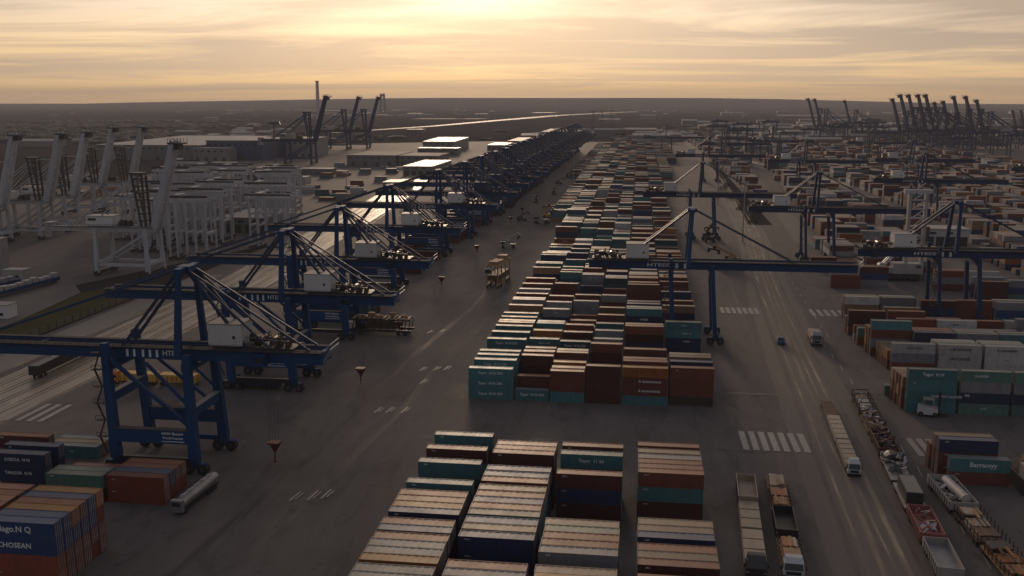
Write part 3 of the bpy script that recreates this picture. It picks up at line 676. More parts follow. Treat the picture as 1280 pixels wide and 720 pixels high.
# ------------------------------------------------------------------ blue cantilever yard gantries
def bogie(root, cx, cy, mat='crane blue'):
    MB().box(cx - 2.6, cx + 2.6, cy - 0.55, cy + 0.55, 1.35, 2.5).box(cx - 0.9, cx + 0.9, cy - 0.7, cy + 0.7, 2.5, 4.0).build('bogie', [mat], root)
    for dx in (-1.6, 1.6):
        MB().cyl((cx + dx, cy - 0.75, 1.25), (cx + dx, cy + 0.75, 1.25), 1.25, 18).cyl((cx + dx, cy - 0.80, 1.25), (cx + dx, cy + 0.80, 1.25), 0.55, 12, 1).build('wheel', ['tyre', 'hub'], root)
def gantry(la, lb, ga, gb, texts=('▮▮ ▮▮▮ HTEEE', 'HHH Bauerr', 'World Feareer'), Y=7.5, slim=False):
    """la, lb: legs; ga, gb: girder ends, all measured from the mast"""
    r = thing('yard_gantry_crane', (0, 0, 0), 0, '', 'gantry crane', 'blue cantilever gantry cranes')
    B = 'crane blue'
    for yy in (-Y, Y):
        s = 1 if yy > 0 else -1
        MB().beam((la + 1.2, yy, 3.2), (la - 0.2, yy - s * 1.0, 28.6), *((1.2, 1.1, 0, 1.1, 1.0) if slim else (2.0, 1.9, 0, 1.5, 1.4))).build('leg', B, r)
        MB().beam((lb, yy, 3.2), (lb - 1.6 * (1 if lb > 4 else .6), yy - s * 1.0, 26.5), *((1.4, 1.3, 0, 1.3, 1.2) if slim else (2.1, 1.9, 0, 1.6, 1.5))).build('leg', B, r)
        if slim: bogie(r, la + 1.0, yy); bogie(r, lb + 0.2, yy); continue
        sb = MB().box(la + 1.6, lb - 0.8, yy - 0.75, yy + 0.75, 6.9, 9.9).box(la + 1.4, lb - 0.6, yy - 0.9, yy + 0.9, 9.9, 10.0, 1).build('sill_beam', [B, 'deck'], r)
        if yy < 0:
            lettering(sb, texts[1], 0.85, (lb - 4.4, yy - 0.77, 9.2), wide=5); lettering(sb, texts[2], 0.75, (lb - 4.4, yy - 0.77, 8.2), wide=4.8)
            MB().box(lb - 7.0, lb - 1.8, yy - .785, yy - .76, 7.35, 7.5).build('stripe', 'letter', sb)
        MB().box(la + 0.5, lb, yy - 0.5, yy + 0.5, 2.5, 3.6).build('equaliser_beam', 'black' if yy < 0 else B, r)
        MB().beam((la + 1.0, yy - s * .8, 25), (lb - 1.2, yy - s * .3, 11), 0.75, 0.75, 0).build('brace', B, r)
        MB().beam((la + 9, yy - s * .9, 24.5), (lb - 0.6, yy - s * .5, 15), 0.6, 0.6, 0).build('brace', B, r)
        bogie(r, la + 1.4, yy); bogie(r, lb + 0.2, yy)
    for xx, zz in (() if slim else ((la + 0.7, 15.6), (lb - 0.4, 12.6))):
        MB().box(xx - 0.6, xx + 0.6, -Y + 0.9, Y - 0.9, zz, zz + 2.0).box(xx - .72, xx + .72, -Y + .9, Y - .9, zz + 2.0, zz + 2.08, 1).build('tie_beam', [B, 'concrete'], r)  # pale cap paints the highlight along the beam top
    for xx in (la, lb - 1.6):
        MB().box(xx - 0.8, xx + 0.8, -Y + 1.1, Y - 1.1, 22.4, 24.3).build('head_beam', B, r)
    # twin box girders with walkway
    for k, yy in enumerate((-2.5, 2.5)):
        g = MB().box(ga, gb, yy - 0.65, yy + 0.65, 24.4, 27.2).build('girder', B, r)
        e = MB()
        e.box(ga, gb, yy - 0.67, yy + 0.67, 27.2, 27.3)
        e.build('rail_flange', 'deck', g)
        if k == 0:
            lettering(g, texts[0], 1.6, (-7.5 if ga < -30 else 20, yy - 0.67, 25.8), wide=13)
    wk = MB().box(ga, gb, -4.3, -3.2, 27.1, 27.25)
    for xx in range(int(ga), int(gb) + 1, 2): wk.box(xx, xx + 0.07, -4.3, -4.23, 27.25, 28.35)
    wk.box(ga, gb, -4.3, -4.22, 28.3, 28.38); wk.box(ga, gb, -4.3, -4.22, 27.8, 27.86); wk.build('walkway', 'deck', r)
    for xx in (ga, (ga + la) / 2, gb - 0.9): MB().box(xx, xx + 0.9, -1.85, 1.85, 24.7, 27.0).build('cross_beam', B, r)
    er = MB()
    for yy in (-3.1, -1, 1, 3.1): er.beam((gb + 0.1, yy, 25.0), (gb + 1.7, yy, 27.8), 0.14)
    er.beam((gb + 0.1, -3.1, 27.3), (gb + 1.8, -3.1, 28.9), 0.2).beam((gb + 1.7, -3.1, 27.8), (gb + 1.7, 3.1, 27.8), 0.14).beam((gb + 1.7, -3.1, 28.9), (gb + 1.7, 3.1, 28.9), 0.12)
    er.build('end_railing', 'crane edge', r)
    # mast
    for yy in (-Y + 1, Y - 1):
        s = 1 if yy > 0 else -1
        MB().beam((-1.0 if lb > 4 else 0, yy, 26.0), (0, yy * 0.62, 44.2), 1.35, 1.3, 0, 1.0, 1.0).build('mast_post', B, r)
    MB().box(-0.7, 0.7, -Y * .62, Y * .62, 43.4, 44.8).box(-1.5, 1.5, -1.8, 1.8, 43.6, 44.9).build('mast_head', ['crane blue'], r)
    for yy in (-2.5, 2.5):
        for xx in ((ga + 12, gb * .62) if slim else (ga + 3, la + 2.0, gb * .45, gb * .62, gb - 3)):
            mat = 'stay'
            wd = 0.6 if xx < gb * .5 else 0.42
            MB().beam((-.8 if xx < 0 else .8, yy * .7, 44.3), (xx, yy, 27.3), wd, wd).build('stay', mat, r)
    sg = -1 if abs(ga) < abs(gb) else 1
    hx = 5.5 if sg > 0 else -21.5
    MB().box(hx, hx + 7.6, -3.2, 3.0, 27.9, 32.6, 0).box(hx - .1, hx + 7.7, -3.3, 3.1, 32.6, 32.8, 1).box(hx + 5.5, hx + 6.1, -3.24, -3.19, 29.5, 30.2, 2).box(hx + 1, hx + 6.5, -2.6, 2.4, 27.3, 27.9, 2).build('machinery_house', ['house white', 'shed roof', 'black'], r)
    g0 = hx + 8.2 if hx > 0 else hx - 11
    g = MB(); q = random.Random(3)
    g.box(g0 - .5, g0 + 10.8, -3.0, 3.0, 27.32, 27.7, 0)
    for _ in range(20):
        a = g0 + q.uniform(0, 9.5); c = q.uniform(-2.9, 2.2); zz = 27.7 + q.choice([0, 0, .8, 1.4])
        g.box(a, a + q.uniform(.3, 1.6), c, c + q.uniform(.3, 1.3), zz, zz + q.uniform(.5, 1.5), q.choice([0, 0, 1, 2]))
    for _ in range(7):
        a = g0 + q.uniform(0, 10); c = q.uniform(-2.9, 2.9); g.beam((a, c, 27.7), (a + q.uniform(-1, 1), c, 30.6), .13, .13, 1)
    g.beam((g0, -2.9, 30), (g0 + 10, -2.9, 29.2), .12, .12, 1); g.cyl((g0 + 3, -1.6, 29), (g0 + 3, 1.6, 29), .8, 12, 0); g.cyl((g0 + 6, -1.6, 29), (g0 + 6, 1.6, 29), .8, 12, 1)
    g.build('trolley', ['black', 'hub', 'rust'], r)
    MB().box(g0 + 3, g0 + 5.2, -5.6, -3.6, 24.4, 26.6, 0).box(g0 + 3.1, g0 + 5.1, -5.64, -5.6, 24.9, 26.2, 1).build('operator_cab', ['crane blue', 'glass'], r)
    lad = MB()
    for i in range(6):
        z0 = 4 + i * 3.8; a, c = (la - 1.8, la - .3) if i % 2 else (la - .3, la - 1.8)
        lad.beam((a - .4, -Y - .3, z0), (c - .4, -Y - .3, z0 + 3.8), .16, .5); lad.box(la - 2.6, la - .4, -Y - .9, -Y + .3, z0 + 3.7, z0 + 3.8)
        for xx in (la - 2.6, la - .5): lad.box(xx, xx + .08, -Y - .9, -Y - .82, z0 + 3.8, z0 + 4.9)
        lad.box(la - 2.6, la - .4, -Y - .9, -Y - .83, z0 + 4.8, z0 + 4.9)
    lad.build('stairs', 'deck', r)
    fl = MB()
    for xx in (la, lb, gb * .6, ga * .6): fl.box(xx, xx + .7, -3.4, -3.1, 24.0, 24.35)
    fl.build('floodlights', 'pale', r)
    return r
GA = gantry(-16.5, 2.8, -54, 31)
left = [(-97, 195), (-97, 256), (-100, 315), (-105, 400), (-103, 492), (-101, 560), (-101, 620), (-100, 675)]
yy = 725
while yy < 1560:
    left.append((-100 + rnd.uniform(-2, 2), yy)); yy += rnd.choice([28, 34, 40]) if yy > 900 else rnd.choice([32, 40])
DARK = {}
NEARL = ['blue gantry crane nearest the camera, straddling a yellow truck', 'blue gantry crane directly behind the nearest one on the left', 'third blue gantry crane from the front of the left-hand row', 'fourth blue gantry crane from the front of the left-hand row']
for i, (X, Y_) in enumerate(left):
    lab = NEARL[i] if i < 4 else f'blue gantry crane, {ordw(i + 1)} from the front of the left-hand row'
    o = place(GA, (X, Y_, -0.19), 0, lab, group='blue gantry cranes in the left-hand row')
    if i >= 5:          # far houses, trolleys and railings recoloured navy to cut their bright sky reflection
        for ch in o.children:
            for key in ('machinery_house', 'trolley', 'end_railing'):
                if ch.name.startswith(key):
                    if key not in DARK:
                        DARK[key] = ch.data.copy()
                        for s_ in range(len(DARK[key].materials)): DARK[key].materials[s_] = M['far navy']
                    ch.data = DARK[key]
GB = gantry(-6.5, 8.5, -34, 54, ('HTEEE ▮▮', 'HHH Bauerr', 'World Feareer'), slim=True)
GB.name = 'yard_gantry_crane'
for X, Y_, lab in ((18.2, 325, 'blue gantry crane reaching right from the central container block across the road'), (37, 572, 'dark gantry crane over the road behind the central reaching crane'),
                   (90, 500, 'gantry crane among brown stacks right of the second road'), (114, 362, 'dark gantry crane at the right edge beside the white mobile crane'),
                   (194, 690, 'gantry crane with white cabins behind the right-hand yard'), (70, 980, 'small far gantry crane beside the haul road'), (150, 900, 'far gantry crane right of the haul road'),
                   (250, 930, 'far gantry crane beside the stacked navy boxes'), (330, 820, 'far gantry crane near the right edge'), (110, 1250, 'distant gantry crane in the hazy centre right'),
                   (180, 1350, 'distant gantry crane behind the dark stacks'), (40, 1450, 'most distant gantry crane over the far end of the road'), (300, 1300, 'distant gantry crane below the tilted-up booms')):
    o = place(GB, (X, Y_, -0.19), 0, lab, group='gantry cranes over the right-hand yard', first=[set()] if X == 18.2 else [set([GB.name])])
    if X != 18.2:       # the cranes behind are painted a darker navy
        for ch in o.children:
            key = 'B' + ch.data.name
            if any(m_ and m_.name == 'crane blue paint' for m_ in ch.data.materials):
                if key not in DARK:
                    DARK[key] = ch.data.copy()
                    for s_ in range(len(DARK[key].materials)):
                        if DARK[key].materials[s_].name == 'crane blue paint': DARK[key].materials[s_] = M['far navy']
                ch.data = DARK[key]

# ------------------------------------------------------------------ hanging grabs
def grab():
    r = thing('grab', (0, 0, 0), 0, '', 'grab', 'red grabs hanging from the gantry cranes')
    MB().cyl((0, 0, 3.3), (0, 0, 0.9), 1.75, 4, 0, 0.28).box(-1.5, 1.5, -1.3, 1.3, 3.3, 3.75).build('hopper', 'red', r)
    MB().cyl((0, 0, 1.0), (0, 0, -1.6), .22, 8).box(-.6, .6, -.3, .3, -1.8, -1.5).build('stem', 'red', r)
    c = MB()
    for dx in (-1.2, -.4, .4, 1.2): c.beam((dx, 0, 3.7), (dx, 0, 22.2), .05)
    c.build('cable', 'black', r)
    return r
G = grab()
for X, Y_, lab in ((-79, 195, 'dark red funnel-shaped grab nearest the camera'), (-77, 256, 'dark red grab hanging behind the nearest one'), (-80.5, 315, 'dark red grab hanging in front of the long steel carrier'), (-83, 492, 'dark red grab over the open yard beyond the carrier'), (-82, 620, 'sixth dark grab along the row, small over the open yard'), (-81, 675, 'seventh and smallest dark red grab over the yard'), (-83, 400, 'dark grab beside the tall tan straddle carrier lane')):
    place(G, (X, Y_, 2.0), 0, lab, .85)

# ------------------------------------------------------------------ ship-to-shore cranes with raised booms
def sts(mat, mast, nm):
    r = thing('ship_to_shore_crane', (0, 0, 0), 0, '', 'harbour crane', '')
    for xx in (-25, 0):
        for yy in (-7.5, 7.5): MB().beam((xx, yy, 1.5), (xx - (0.6 if xx == 0 else 0), yy * .9, 22), 1.7, 1.7, 0, 1.4, 1.4).build('leg', mat, r)
        MB().box(xx - .7, xx + .7, -7, 7, 5.0, 6.6).build('portal_beam', mat, r)
        MB().box(xx - .8, xx + .8, -9.5, 9.5, 0.9, 2.4).build('bogie', 'crane dark', r)
        for yy in (-8.5, -5.5, 5.5, 8.5): MB().cyl((xx - .6, yy, .6), (xx + .6, yy, .6), .6, 10).build('wheel', 'hub', r)
    for yy in (-7, 7):
        MB().beam((-24.5, yy, 5.5), (-1, yy, 19.5), 1.0, 1.0).build('brace', mat, r)
        MB().box(-24.5, -.5, yy - .5, yy + .5, 4.6, 5.8).build('portal_beam', mat, r)
    for yy in (-2.8, 2.8):
        MB().box(-49, 2.5, yy - .7, yy + .7, 20.2, 22.6).build('girder', mat, r)
        MB().beam((2, yy, 22), (13.5, yy * .8, 62), 2.9, 2.0, 0, 2.2, 1.5).build('boom', mat, r)
        MB().beam((-2.2, yy * .8, 22.5), (-2.8, yy * .7, 47), 0.9, 0.9).build('mast_leg', mast, r)
        MB().beam((-4.4, yy * .8, 22.5), (-7.8, yy * .7, 47), .8, .8).build('mast_leg', mast, r)
        MB().beam((-5.4, yy * .6, 46), (-40, yy, 22.6), .55, .55).build('stay', mat, r)
        MB().beam((-5.4, yy * .6, 44), (-29, yy, 22.6), .5, .5).build('stay', mat, r)
        MB().beam((-5.2, yy * .6, 46.5), (8.6, yy * .8, 46), .25, .25).build('stay', mat, r)
    for i in range(7): MB().box(-4.9 - i * .43, -2.2 - i * .08, -2, 2, 25 + i * 3.2, 25.7 + i * 3.2).build('mast_platform', mast, r)
    MB().box(-8.6, -2.2, -2.6, 2.6, 46.5, 47.5).build('mast_head', mast, r)
    for i in range(9): MB().box(3.2 + i * 1.2, 3.9 + i * 1.2, -2.2, 2.2, 25.2 + i * 4.2, 25.9 + i * 4.2).build('boom_tie', mat, r)
    m = MB().box(11.2, 18, -3.2, 3.2, 60.5, 61.2).box(13, 16.5, -2, 2, 58, 60.5)
    for xx in (11.4, 13, 14.6, 16.2, 17.8):
        for yy in (-3.1, 3.1): m.box(xx, xx + .18, yy - .09, yy + .09, 61.2, 63)
    m.box(11.4, 18, -3.15, -3.0, 62.8, 63); m.build('boom_tip_platform', 'crane dark', r)
    MB().box(-31, -18, -3.6, 3.6, 22.8, 27.2, 0).box(-31.2, -17.8, -3.8, 3.8, 27.2, 27.5, 1).box(-30, -26, -3.66, -3.6, 25.2, 26.4, 2).build('machinery_house', ['house white' if nm == 'grey' else 'pale', 'roof bright' if nm == 'grey' else 'shed roof', 'black'], r)
    g = MB(); q = random.Random(5)
    for _ in range(22):
        a = q.uniform(-17, -10); c = q.uniform(-3, 2); g.box(a, a + q.uniform(.4, 1.8), c, c + q.uniform(.4, 1.4), 22.6, 22.6 + q.uniform(.8, 3.2), q.choice([0, 1]))
    g.build('winches', ['crane dark', 'hub'], r)
    w_ = MB().box(-49, 2, -4.7, -3.6, 22.5, 22.62)
    for i in range(26): w_.box(-49 + i * 2, -48.9 + i * 2, -4.7, -4.6, 22.6, 23.7)
    w_.box(-49, 2, -4.7, -4.6, 23.6, 23.7); w_.build('walkway', 'deck', r)
    MB().box(-52.5, -49, -3, 3, 17, 24).build('counterweight', 'pale', r)
    return r
SW = sts('crane grey', 'crane dark', 'grey')
for X, Y_, lab in ((-223, 418, 'nearest pale grey harbour crane with white machinery house and raised boom'), (-358, 500, 'pale grey harbour crane with raised boom at the left edge of the picture'),
                   (-345, 523, 'second pale grey harbour crane from the left with raised boom'), (-349, 556, 'third pale grey harbour crane from the left with raised boom'),
                   (-381, 643, 'fourth pale grey harbour crane from the left, before the long shed'), (-367, 658, 'fifth pale grey harbour crane from the left, before the long shed')):
    place(SW, (X, Y_, -0.19), 0, lab, group='pale grey harbour cranes with raised booms')
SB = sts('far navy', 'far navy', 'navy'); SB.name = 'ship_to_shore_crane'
fs = [False]
for X, Y_, sc, rz, lab in ((-412, 1195, 1.38, 0, 'leftmost dark blue harbour crane of three with its boom raised above the horizon'), (-477, 1560, 1.38, 0, 'middle dark blue harbour crane of the left trio'), (-452, 1590, 1.38, 0, 'right-hand dark blue harbour crane of the left trio')):
    o = tree_copy(SB) if fs[0] else SB; fs[0] = True
    o.location = (X, Y_, -.2); o.scale = (sc,) * 3; o.rotation_euler.z = rz; o['label'] = lab; o['group'] = 'dark blue harbour cranes beyond the yard'
far = [(338, 2050, 85), (349, 2040, 84), (411, 2060, 81), (419, 1710, 84), (430, 1700, 91), (443, 1700, 91), (458, 1700, 91), (470, 1700, 91), (488, 1720, 78), (498, 1705, 80), (514, 1700, 88), (533, 1700, 88), (546, 1690, 82), (710, 2000, 61), (725, 2000, 61), (738, 2000, 61)]
for k, (X, Y_, zt) in enumerate(far):
    X += 19
    if k < 3: w_ = ['leftmost', 'second from left', 'third from left'][k] + ' raised boom crane of the far group right of centre'
    elif k < 13: w_ = f'distant harbour crane, {ordw(k - 2)} from left in the big far-right cluster of raised booms'
    else: w_ = f'hazy distant harbour crane, {ordw(k - 12)} of three at the right edge of the picture'
    o = tree_copy(SB); o.location = (X, Y_, -.2); o.scale = (zt / 63,) * 3; o.rotation_euler.z = math.pi; o['label'] = w_; o['group'] = 'far harbour cranes on the right horizon'

# ------------------------------------------------------------------ grey portal cranes, a crowd of legs left of the gantry row
def portal(mat, H=24, W=24, Dp=12, mid=False):
    r = thing('portal_crane', (0, 0, 0), 0, '', 'portal crane', '')
    for xx in ((0, W * .2, W * .45, W * .7, W) if mid else (0, W)):
        for yy in (0, Dp): MB().beam((xx, yy, 1.4), (xx, yy, H), .85 if mid else 1.25, .85 if mid else 1.25).build('leg', mat, r)
        MB().box(xx - .6, xx + .6, -2, Dp + 2, .5, 1.6).build('bogie', 'crane dark', r)
        MB().box(xx - .5, xx + .5, .6, Dp - .6, H * .45, H * .45 + 1).build('tie_beam', mat, r)
    for yy in (0, Dp): MB().box(-2 if mid else -6, W + (2 if mid else 6), yy - .4, yy + .4, H, H + (1.3 if mid else 2.0)).build('girder', mat, r)
    MB().beam((0.6, 0, 9), (W - .6, 0, H - 1), .5).build('brace', mat, r)
    g = MB().box(3, 6, .9, Dp - .9, H + 1.4, H + 3.4) if mid else MB().box(3, 10, .9, Dp - .9, H + 2.2, H + 4.8).box(12, 18, 2, 9, H + 2.2, H + 3.6)
    g.build('trolley', [mat], r)
    MB().box(-2, W + 2, -1.1, -.6, H + 2.2, H + 3.1).build('walkway', 'deck', r)
    return r
PG = portal('crane grey', 27, 22, 12, True); c = 0; firstp = True
for row, (bx, by, n) in enumerate(((-236, 462, 10), (-212, 500, 11), (-266, 480, 10), (-300, 520, 9))):
    for i in range(n):
        if i % 3 == 1 and rnd.random() < .7: continue
        o = PG if firstp else tree_copy(PG); firstp = False; c += 1
        o.location = (bx - i * 8 + rnd.uniform(-2, 2), by + i * 24 + rnd.uniform(-5, 5), -.2)
        sc = rnd.uniform(.9, 1.1); o.scale = (sc, sc, rnd.uniform(.8, 1.15))
        o['label'] = f"grey portal crane, {ordw(i + 1)} back in the {['left middle', 'right', 'left', 'far left'][row]} row beside the blue gantries"; o['group'] = 'grey portal cranes crowded beside the gantry row'
PN = portal('far navy', 26, 26, 12); firstp = True
pn = []
for k in range(22): pn.append((rnd.uniform(130, 620), rnd.uniform(1350, 2300)))
for k in range(10): pn.append((rnd.uniform(95, 190), rnd.uniform(1250, 2100)))
pn += [(380 + 16 * i, 2050 + rnd.uniform(-60, 60)) for i in range(7)]
pn += [(560 + 24 * i, 1700 + rnd.uniform(-60, 90)) for i in range(10)]
pn.sort(key=lambda q: (q[0] / q[1]))
for k, (X, Y_) in enumerate(pn):
    o = PN if firstp else tree_copy(PN); firstp = False
    o.location = (X, Y_, -.2); o.rotation_euler.z = 0; o.scale = (1, 1, rnd.uniform(.85, 1.35))
    o['label'] = f'dark distant portal crane, {ordw(k + 1)} from the left behind the right-hand yard'; o['group'] = 'dark distant portal cranes'

# ------------------------------------------------------------------ sheds and far buildings
def shed(x, y, wx, dy, h, wall, roof, lab, rz=0, pitch=0.0, doors=4, name='warehouse'):
    r = thing(name, (x, y, -.19), rz, lab, 'warehouse' if name == 'warehouse' else 'building', 'sheds beyond the harbour')
    MB().box(0, wx, 0, dy, 0, h).build('wall', [wall], r)
    b = MB(); hw = wx / 2
    b.hexa([(-.6, -.6, h), (wx + .6, -.6, h), (wx + .6, dy + .6, h), (-.6, dy + .6, h), (-.6, -.6, h + .5), (wx + .6, -.6, h + .5), (wx + .6, dy + .6, h + .5 + pitch), (-.6, dy + .6, h + .5 + pitch)])
    b.build('roof', [roof], r)
    for i in range(doors):
        xx = wx * (i + .5) / doors
        MB().box(xx - 2.4, xx + 2.4, -.12, 0, 0, min(5, h * .6)).build('door', 'crane dark', r)
    b = MB()
    for i in range(int(wx / 9)): b.box(i * 9 + 3, i * 9 + 6.5, -.06, 0, h * .72, h * .84)
    if wx >= 18: b.build('window_band', 'glass', r)
    return r
shed(-735, 1240, 150, 260, 20, 'shed wall', 'shed roof', 'long pale shed with sunlit roof behind the raised booms', 0, 3, 6)
shed(-584, 1255, 80, 120, 26, 'shed blue', 'shed roof', 'tall dark blue shed joined to the long pale shed')
shed(-590, 1225, 50, 28, 17, 'concrete', 'shed roof', 'low pale annexe in front of the dark blue shed')
shed(-500, 1330, 40, 70, 26, 'concrete', 'shed roof', 'square concrete block right of the blue shed')
shed(-358, 1160, 62, 90, 13, 'shed wall', 'dull roof', 'dark grey flat shed beyond the gantry row')
shed(-253, 1022, 32, 110, 9.5, 'shed wall', 'roof bright', 'dark shed with narrow gleaming roof left of the far gantries')
shed(-294, 1165, 50, 70, 12.4, 'shed wall', 'dull roof', 'grey shed behind the dark grey flat shed')
shed(-325, 1405, 60, 26, 10, 'shed wall', 'roof bright', 'shed with long bright strip of roof below the shining one')
shed(-336, 1490, 50, 130, 16, 'shed wall', 'roof bright', 'shed with the brightest shining white roof', 0, 2)
shed(-245, 1560, 30, 90, 8, 'shed wall', 'roof bright', 'low shining roof right of the brightest shed')
shed(-230, 1700, 60, 160, 9, 'shed wall', 'shed roof', 'far low shed with dull pale roof beside the gantry row')
shed(-205, 2050, 80, 200, 14, 'shed wall', 'shed roof', 'farthest low shed before the river bend')
shed(-255, 560, 30, 50, 9, 'shed wall', 'shed roof', 'low grey office between the grey portals')
shed(-232, 860, 22, 30, 6, 'shed wall', 'roof bright', 'small shed with gleaming roof behind the fourth gantry')
shed(-560, 2300, 40, 40, 10, 'brick', 'shed roof', 'small reddish building left of the blue harbour cranes')
shed(160, 560, 24, 16, 9, 'house white', 'shed roof', 'small white building behind the second road')
shed(560, 1080, 60, 45, 10, 'shed wall', 'shed roof', 'grey shed in the right background')
tw = [(rnd.uniform(-3200, 3400), rnd.uniform(2700, 7000)) for _ in range(90)]
tw += [(rnd.uniform(-1500, -1000), rnd.uniform(4200, 4900)) for _ in range(14)] + [(rnd.uniform(120, 900), rnd.uniform(1950, 3400)) for _ in range(60)] + [(rnd.uniform(-420, 150), rnd.uniform(1930, 2300)) for _ in range(22)] + [(rnd.uniform(-1100, -420), rnd.uniform(1500, 2500)) for _ in range(34)]
b = MB()
for i, (x_, y_) in enumerate(tw):
    if abs(x_ + 500) < 260 and y_ < 7000: x_ += 700
    a = rnd.uniform(15, 80); d = rnd.uniform(15, 60); h = rnd.uniform(5, 16)
    b.box(x_, x_ + a, y_, y_ + d, -.2, h, rnd.choice([0, 1, 2]), 0, rnd.choice([3, 3, 4]))
    b.hexa([(x_, y_, h), (x_ + a, y_, h), (x_ + a, y_ + d, h), (x_, y_ + d, h), (x_, y_ + d * .45, h + 3), (x_ + a, y_ + d * .45, h + 3), (x_ + a, y_ + d * .55, h + 3), (x_, y_ + d * .55, h + 3)], 3)
tag(b.build('far_town', ['shed wall', 'concrete', 'brick', 'shed roof', 'roof bright']), 'scattered low buildings of a far town on the plain', 'town', None, 'stuff')
# woods on the plain
m, nt, p = new_mat('foliage'); g = N(nt, 'ShaderNodeNewGeometry')
c_ = ramp(nt, noise(nt, g.outputs['Position'], .05, 4), [(0.3, (0.022, 0.024, 0.014)), (0.7, (0.055, 0.050, 0.028))]); nt.links.new(c_, p.inputs['Base Color']); p.inputs['Roughness'].default_value = .9
M['foliage'] = m
b = MB()
def clump(x_, y_, r_, h_):
    k = len(b.v); n = 7
    for zz, rr in ((0, .7), (h_ * .45, 1.0), (h_ * .8, .7)):
        for i in range(n):
            t = 6.283 * i / n + rnd.uniform(-.3, .3); q = rr * r_ * rnd.uniform(.7, 1.25); b.v.append((x_ + math.cos(t) * q, y_ + math.sin(t) * q, -.2 + zz * rnd.uniform(.85, 1.15)))
    b.v.append((x_, y_, h_))
    for j in (0, 1):
        for i in range(n): b.face([k + j * n + i, k + j * n + (i + 1) % n, k + (j + 1) * n + (i + 1) % n, k + (j + 1) * n + i])
    for i in range(n): b.face([k + 2 * n + i, k + 2 * n + (i + 1) % n, k + 3 * n])
for k in range(40):
    cx_, cy_ = rnd.uniform(-3800, 4200), rnd.uniform(2700, 8500)
    if k > 30: cx_, cy_ = rnd.uniform(-150, 1500), rnd.uniform(2050, 2900)
    if k < 12: cx_, cy_ = rnd.uniform(-2300, -800), rnd.uniform(1700, 3600)
    if abs(cx_ + 480) < 420 and cy_ > 2300: continue
    for i in range(110):
        clump(cx_ + rnd.gauss(0, 220), cy_ + rnd.gauss(0, 120), rnd.uniform(8, 20), rnd.uniform(4, 8))
tag(b.build('woodland', 'foliage'), 'dark belts of far-off woodland on the plain', 'woodland', None, 'stuff')
# bushes on the island between the two far roads
def bush(x_, y_, s, lab):
    r = thing('bush', (x_, y_, -.19), 0, lab, 'bush', 'bushes between the two far roads')
    MB().cyl((0, 0, 0), (0, 0, s * .5), .15, 6, 0, .08).build('stem', 'wood', r)
    q = MB()
    for i in range(170):
        t = rnd.uniform(0, 6.28); rr = rnd.random() ** .5 * s; zz = rnd.uniform(.15, 1) * s * .9 * math.sqrt(max(0.05, 1 - (rr / s) ** 2))
        px, py, pz = math.cos(t) * rr, math.sin(t) * rr, zz; k = len(q.v)
        for _ in range(4): q.v.append((px + rnd.uniform(-.45, .45), py + rnd.uniform(-.45, .45), pz + rnd.uniform(-.4, .4)))
        q.face([k, k + 1, k + 2, k + 3])
    q.build('foliage', 'foliage', r)
for i in range(12): bush(76 + (i % 3) * 4.2 + rnd.uniform(-1, 1), 650 + i * 26, rnd.uniform(2.5, 5), f'dark bush on the verge between the far roads, {ordw(i + 1)} along')

# chimney, mast and light towers
def tower(x_, y_, h, lab, mat='pale', r0=3.0):
    r = thing('chimney', (x_, y_, -.2), 0, lab, 'chimney'); MB().cyl((0, 0, 0), (0, 0, h), r0, 14, 0, r0 * .7).build('shaft', mat, r)
    MB().cyl((0, 0, h), (0, 0, h + 3), r0 * 1.1, 14).build('rim', 'rust', r); return r
tower(-1380, 4080, 158, 'thin tall chimney on the horizon behind the leftmost blue crane', 'pale', 9)
r = thing('radio_tower', (-1500, 5600, -.2), 0, 'small lattice tower on the horizon right of the blue crane trio', 'tower')
q = MB()
for a in (0, 1):
    for c_ in (0, 1): q.beam((-16 + 32 * a, -16 + 32 * c_, 0), (-8 + 16 * a, -8 + 16 * c_, 118), 5, 5)
for i in range(6): q.box(-15 + i, 15 - i, -15 + i, 15 - i, 18 * i + 8, 18 * i + 11)
q.box(-13, 13, -13, 13, 104, 112); q.build('lattice', 'crane dark', r)
r = thing('lighting_mast', (-458, 1180, -.2), 0, 'slim reddish lighting mast left of the blue harbour cranes', 'mast'); MB().cyl((0, 0, 0), (0, 0, 52), 1.2, 10, 0, .7).build('pole', 'rust', r); MB().cyl((0, 0, 50), (0, 0, 54), 9, 12, 0, 7).build('lamp_ring', 'crane dark', r)
LM = thing('lighting_mast', (0, 0, 0), 0, '', 'mast', 'lighting masts in the yard'); MB().cyl((0, 0, 0), (0, 0, 34), .45, 8, 0, .25).build('pole', 'pale', LM); MB().box(-2.2, 2.2, -.4, .4, 33.6, 34.6).build('lamp_head', 'pale', LM)
for i, (x_, y_, lab) in enumerate(((60.5, 560, 'slim lighting mast beside the haul road before the bushes'), (62, 760, 'slim lighting mast farther up the haul road'), (-60, 900, 'slim lighting mast at the left edge of the central block'), (128, 600, 'slim lighting mast right of the second road'), (210, 720, 'slim lighting mast in the right background'), (-186, 600, 'slim lighting mast between rails and grey portals'))):
    o = LM if i == 0 else tree_copy(LM); o.location = (x_, y_, -.2); o['label'] = lab
# pylons far ahead
for i, (x_, y_) in enumerate(((-95, 2500), (-75, 2620), (-110, 2350))):
    r = thing('pylon', (x_, y_, -.2), 0, ['tallest lattice pylon at the far end of the central block', 'right-hand lattice pylon at the far end of the central block', 'left-hand lattice pylon at the far end of the central block'][i], 'pylon')
    q = MB()
    for a in (-4, 4):
        for c_ in (-4, 4): q.beam((a, c_, 0), (a * .4, c_ * .4, 56), .9, .9)
    for zz in (15, 28, 40, 52): q.box(-9, 9, -1, 1, zz, zz + 1)
    q.build('lattice', 'crane dark', r)

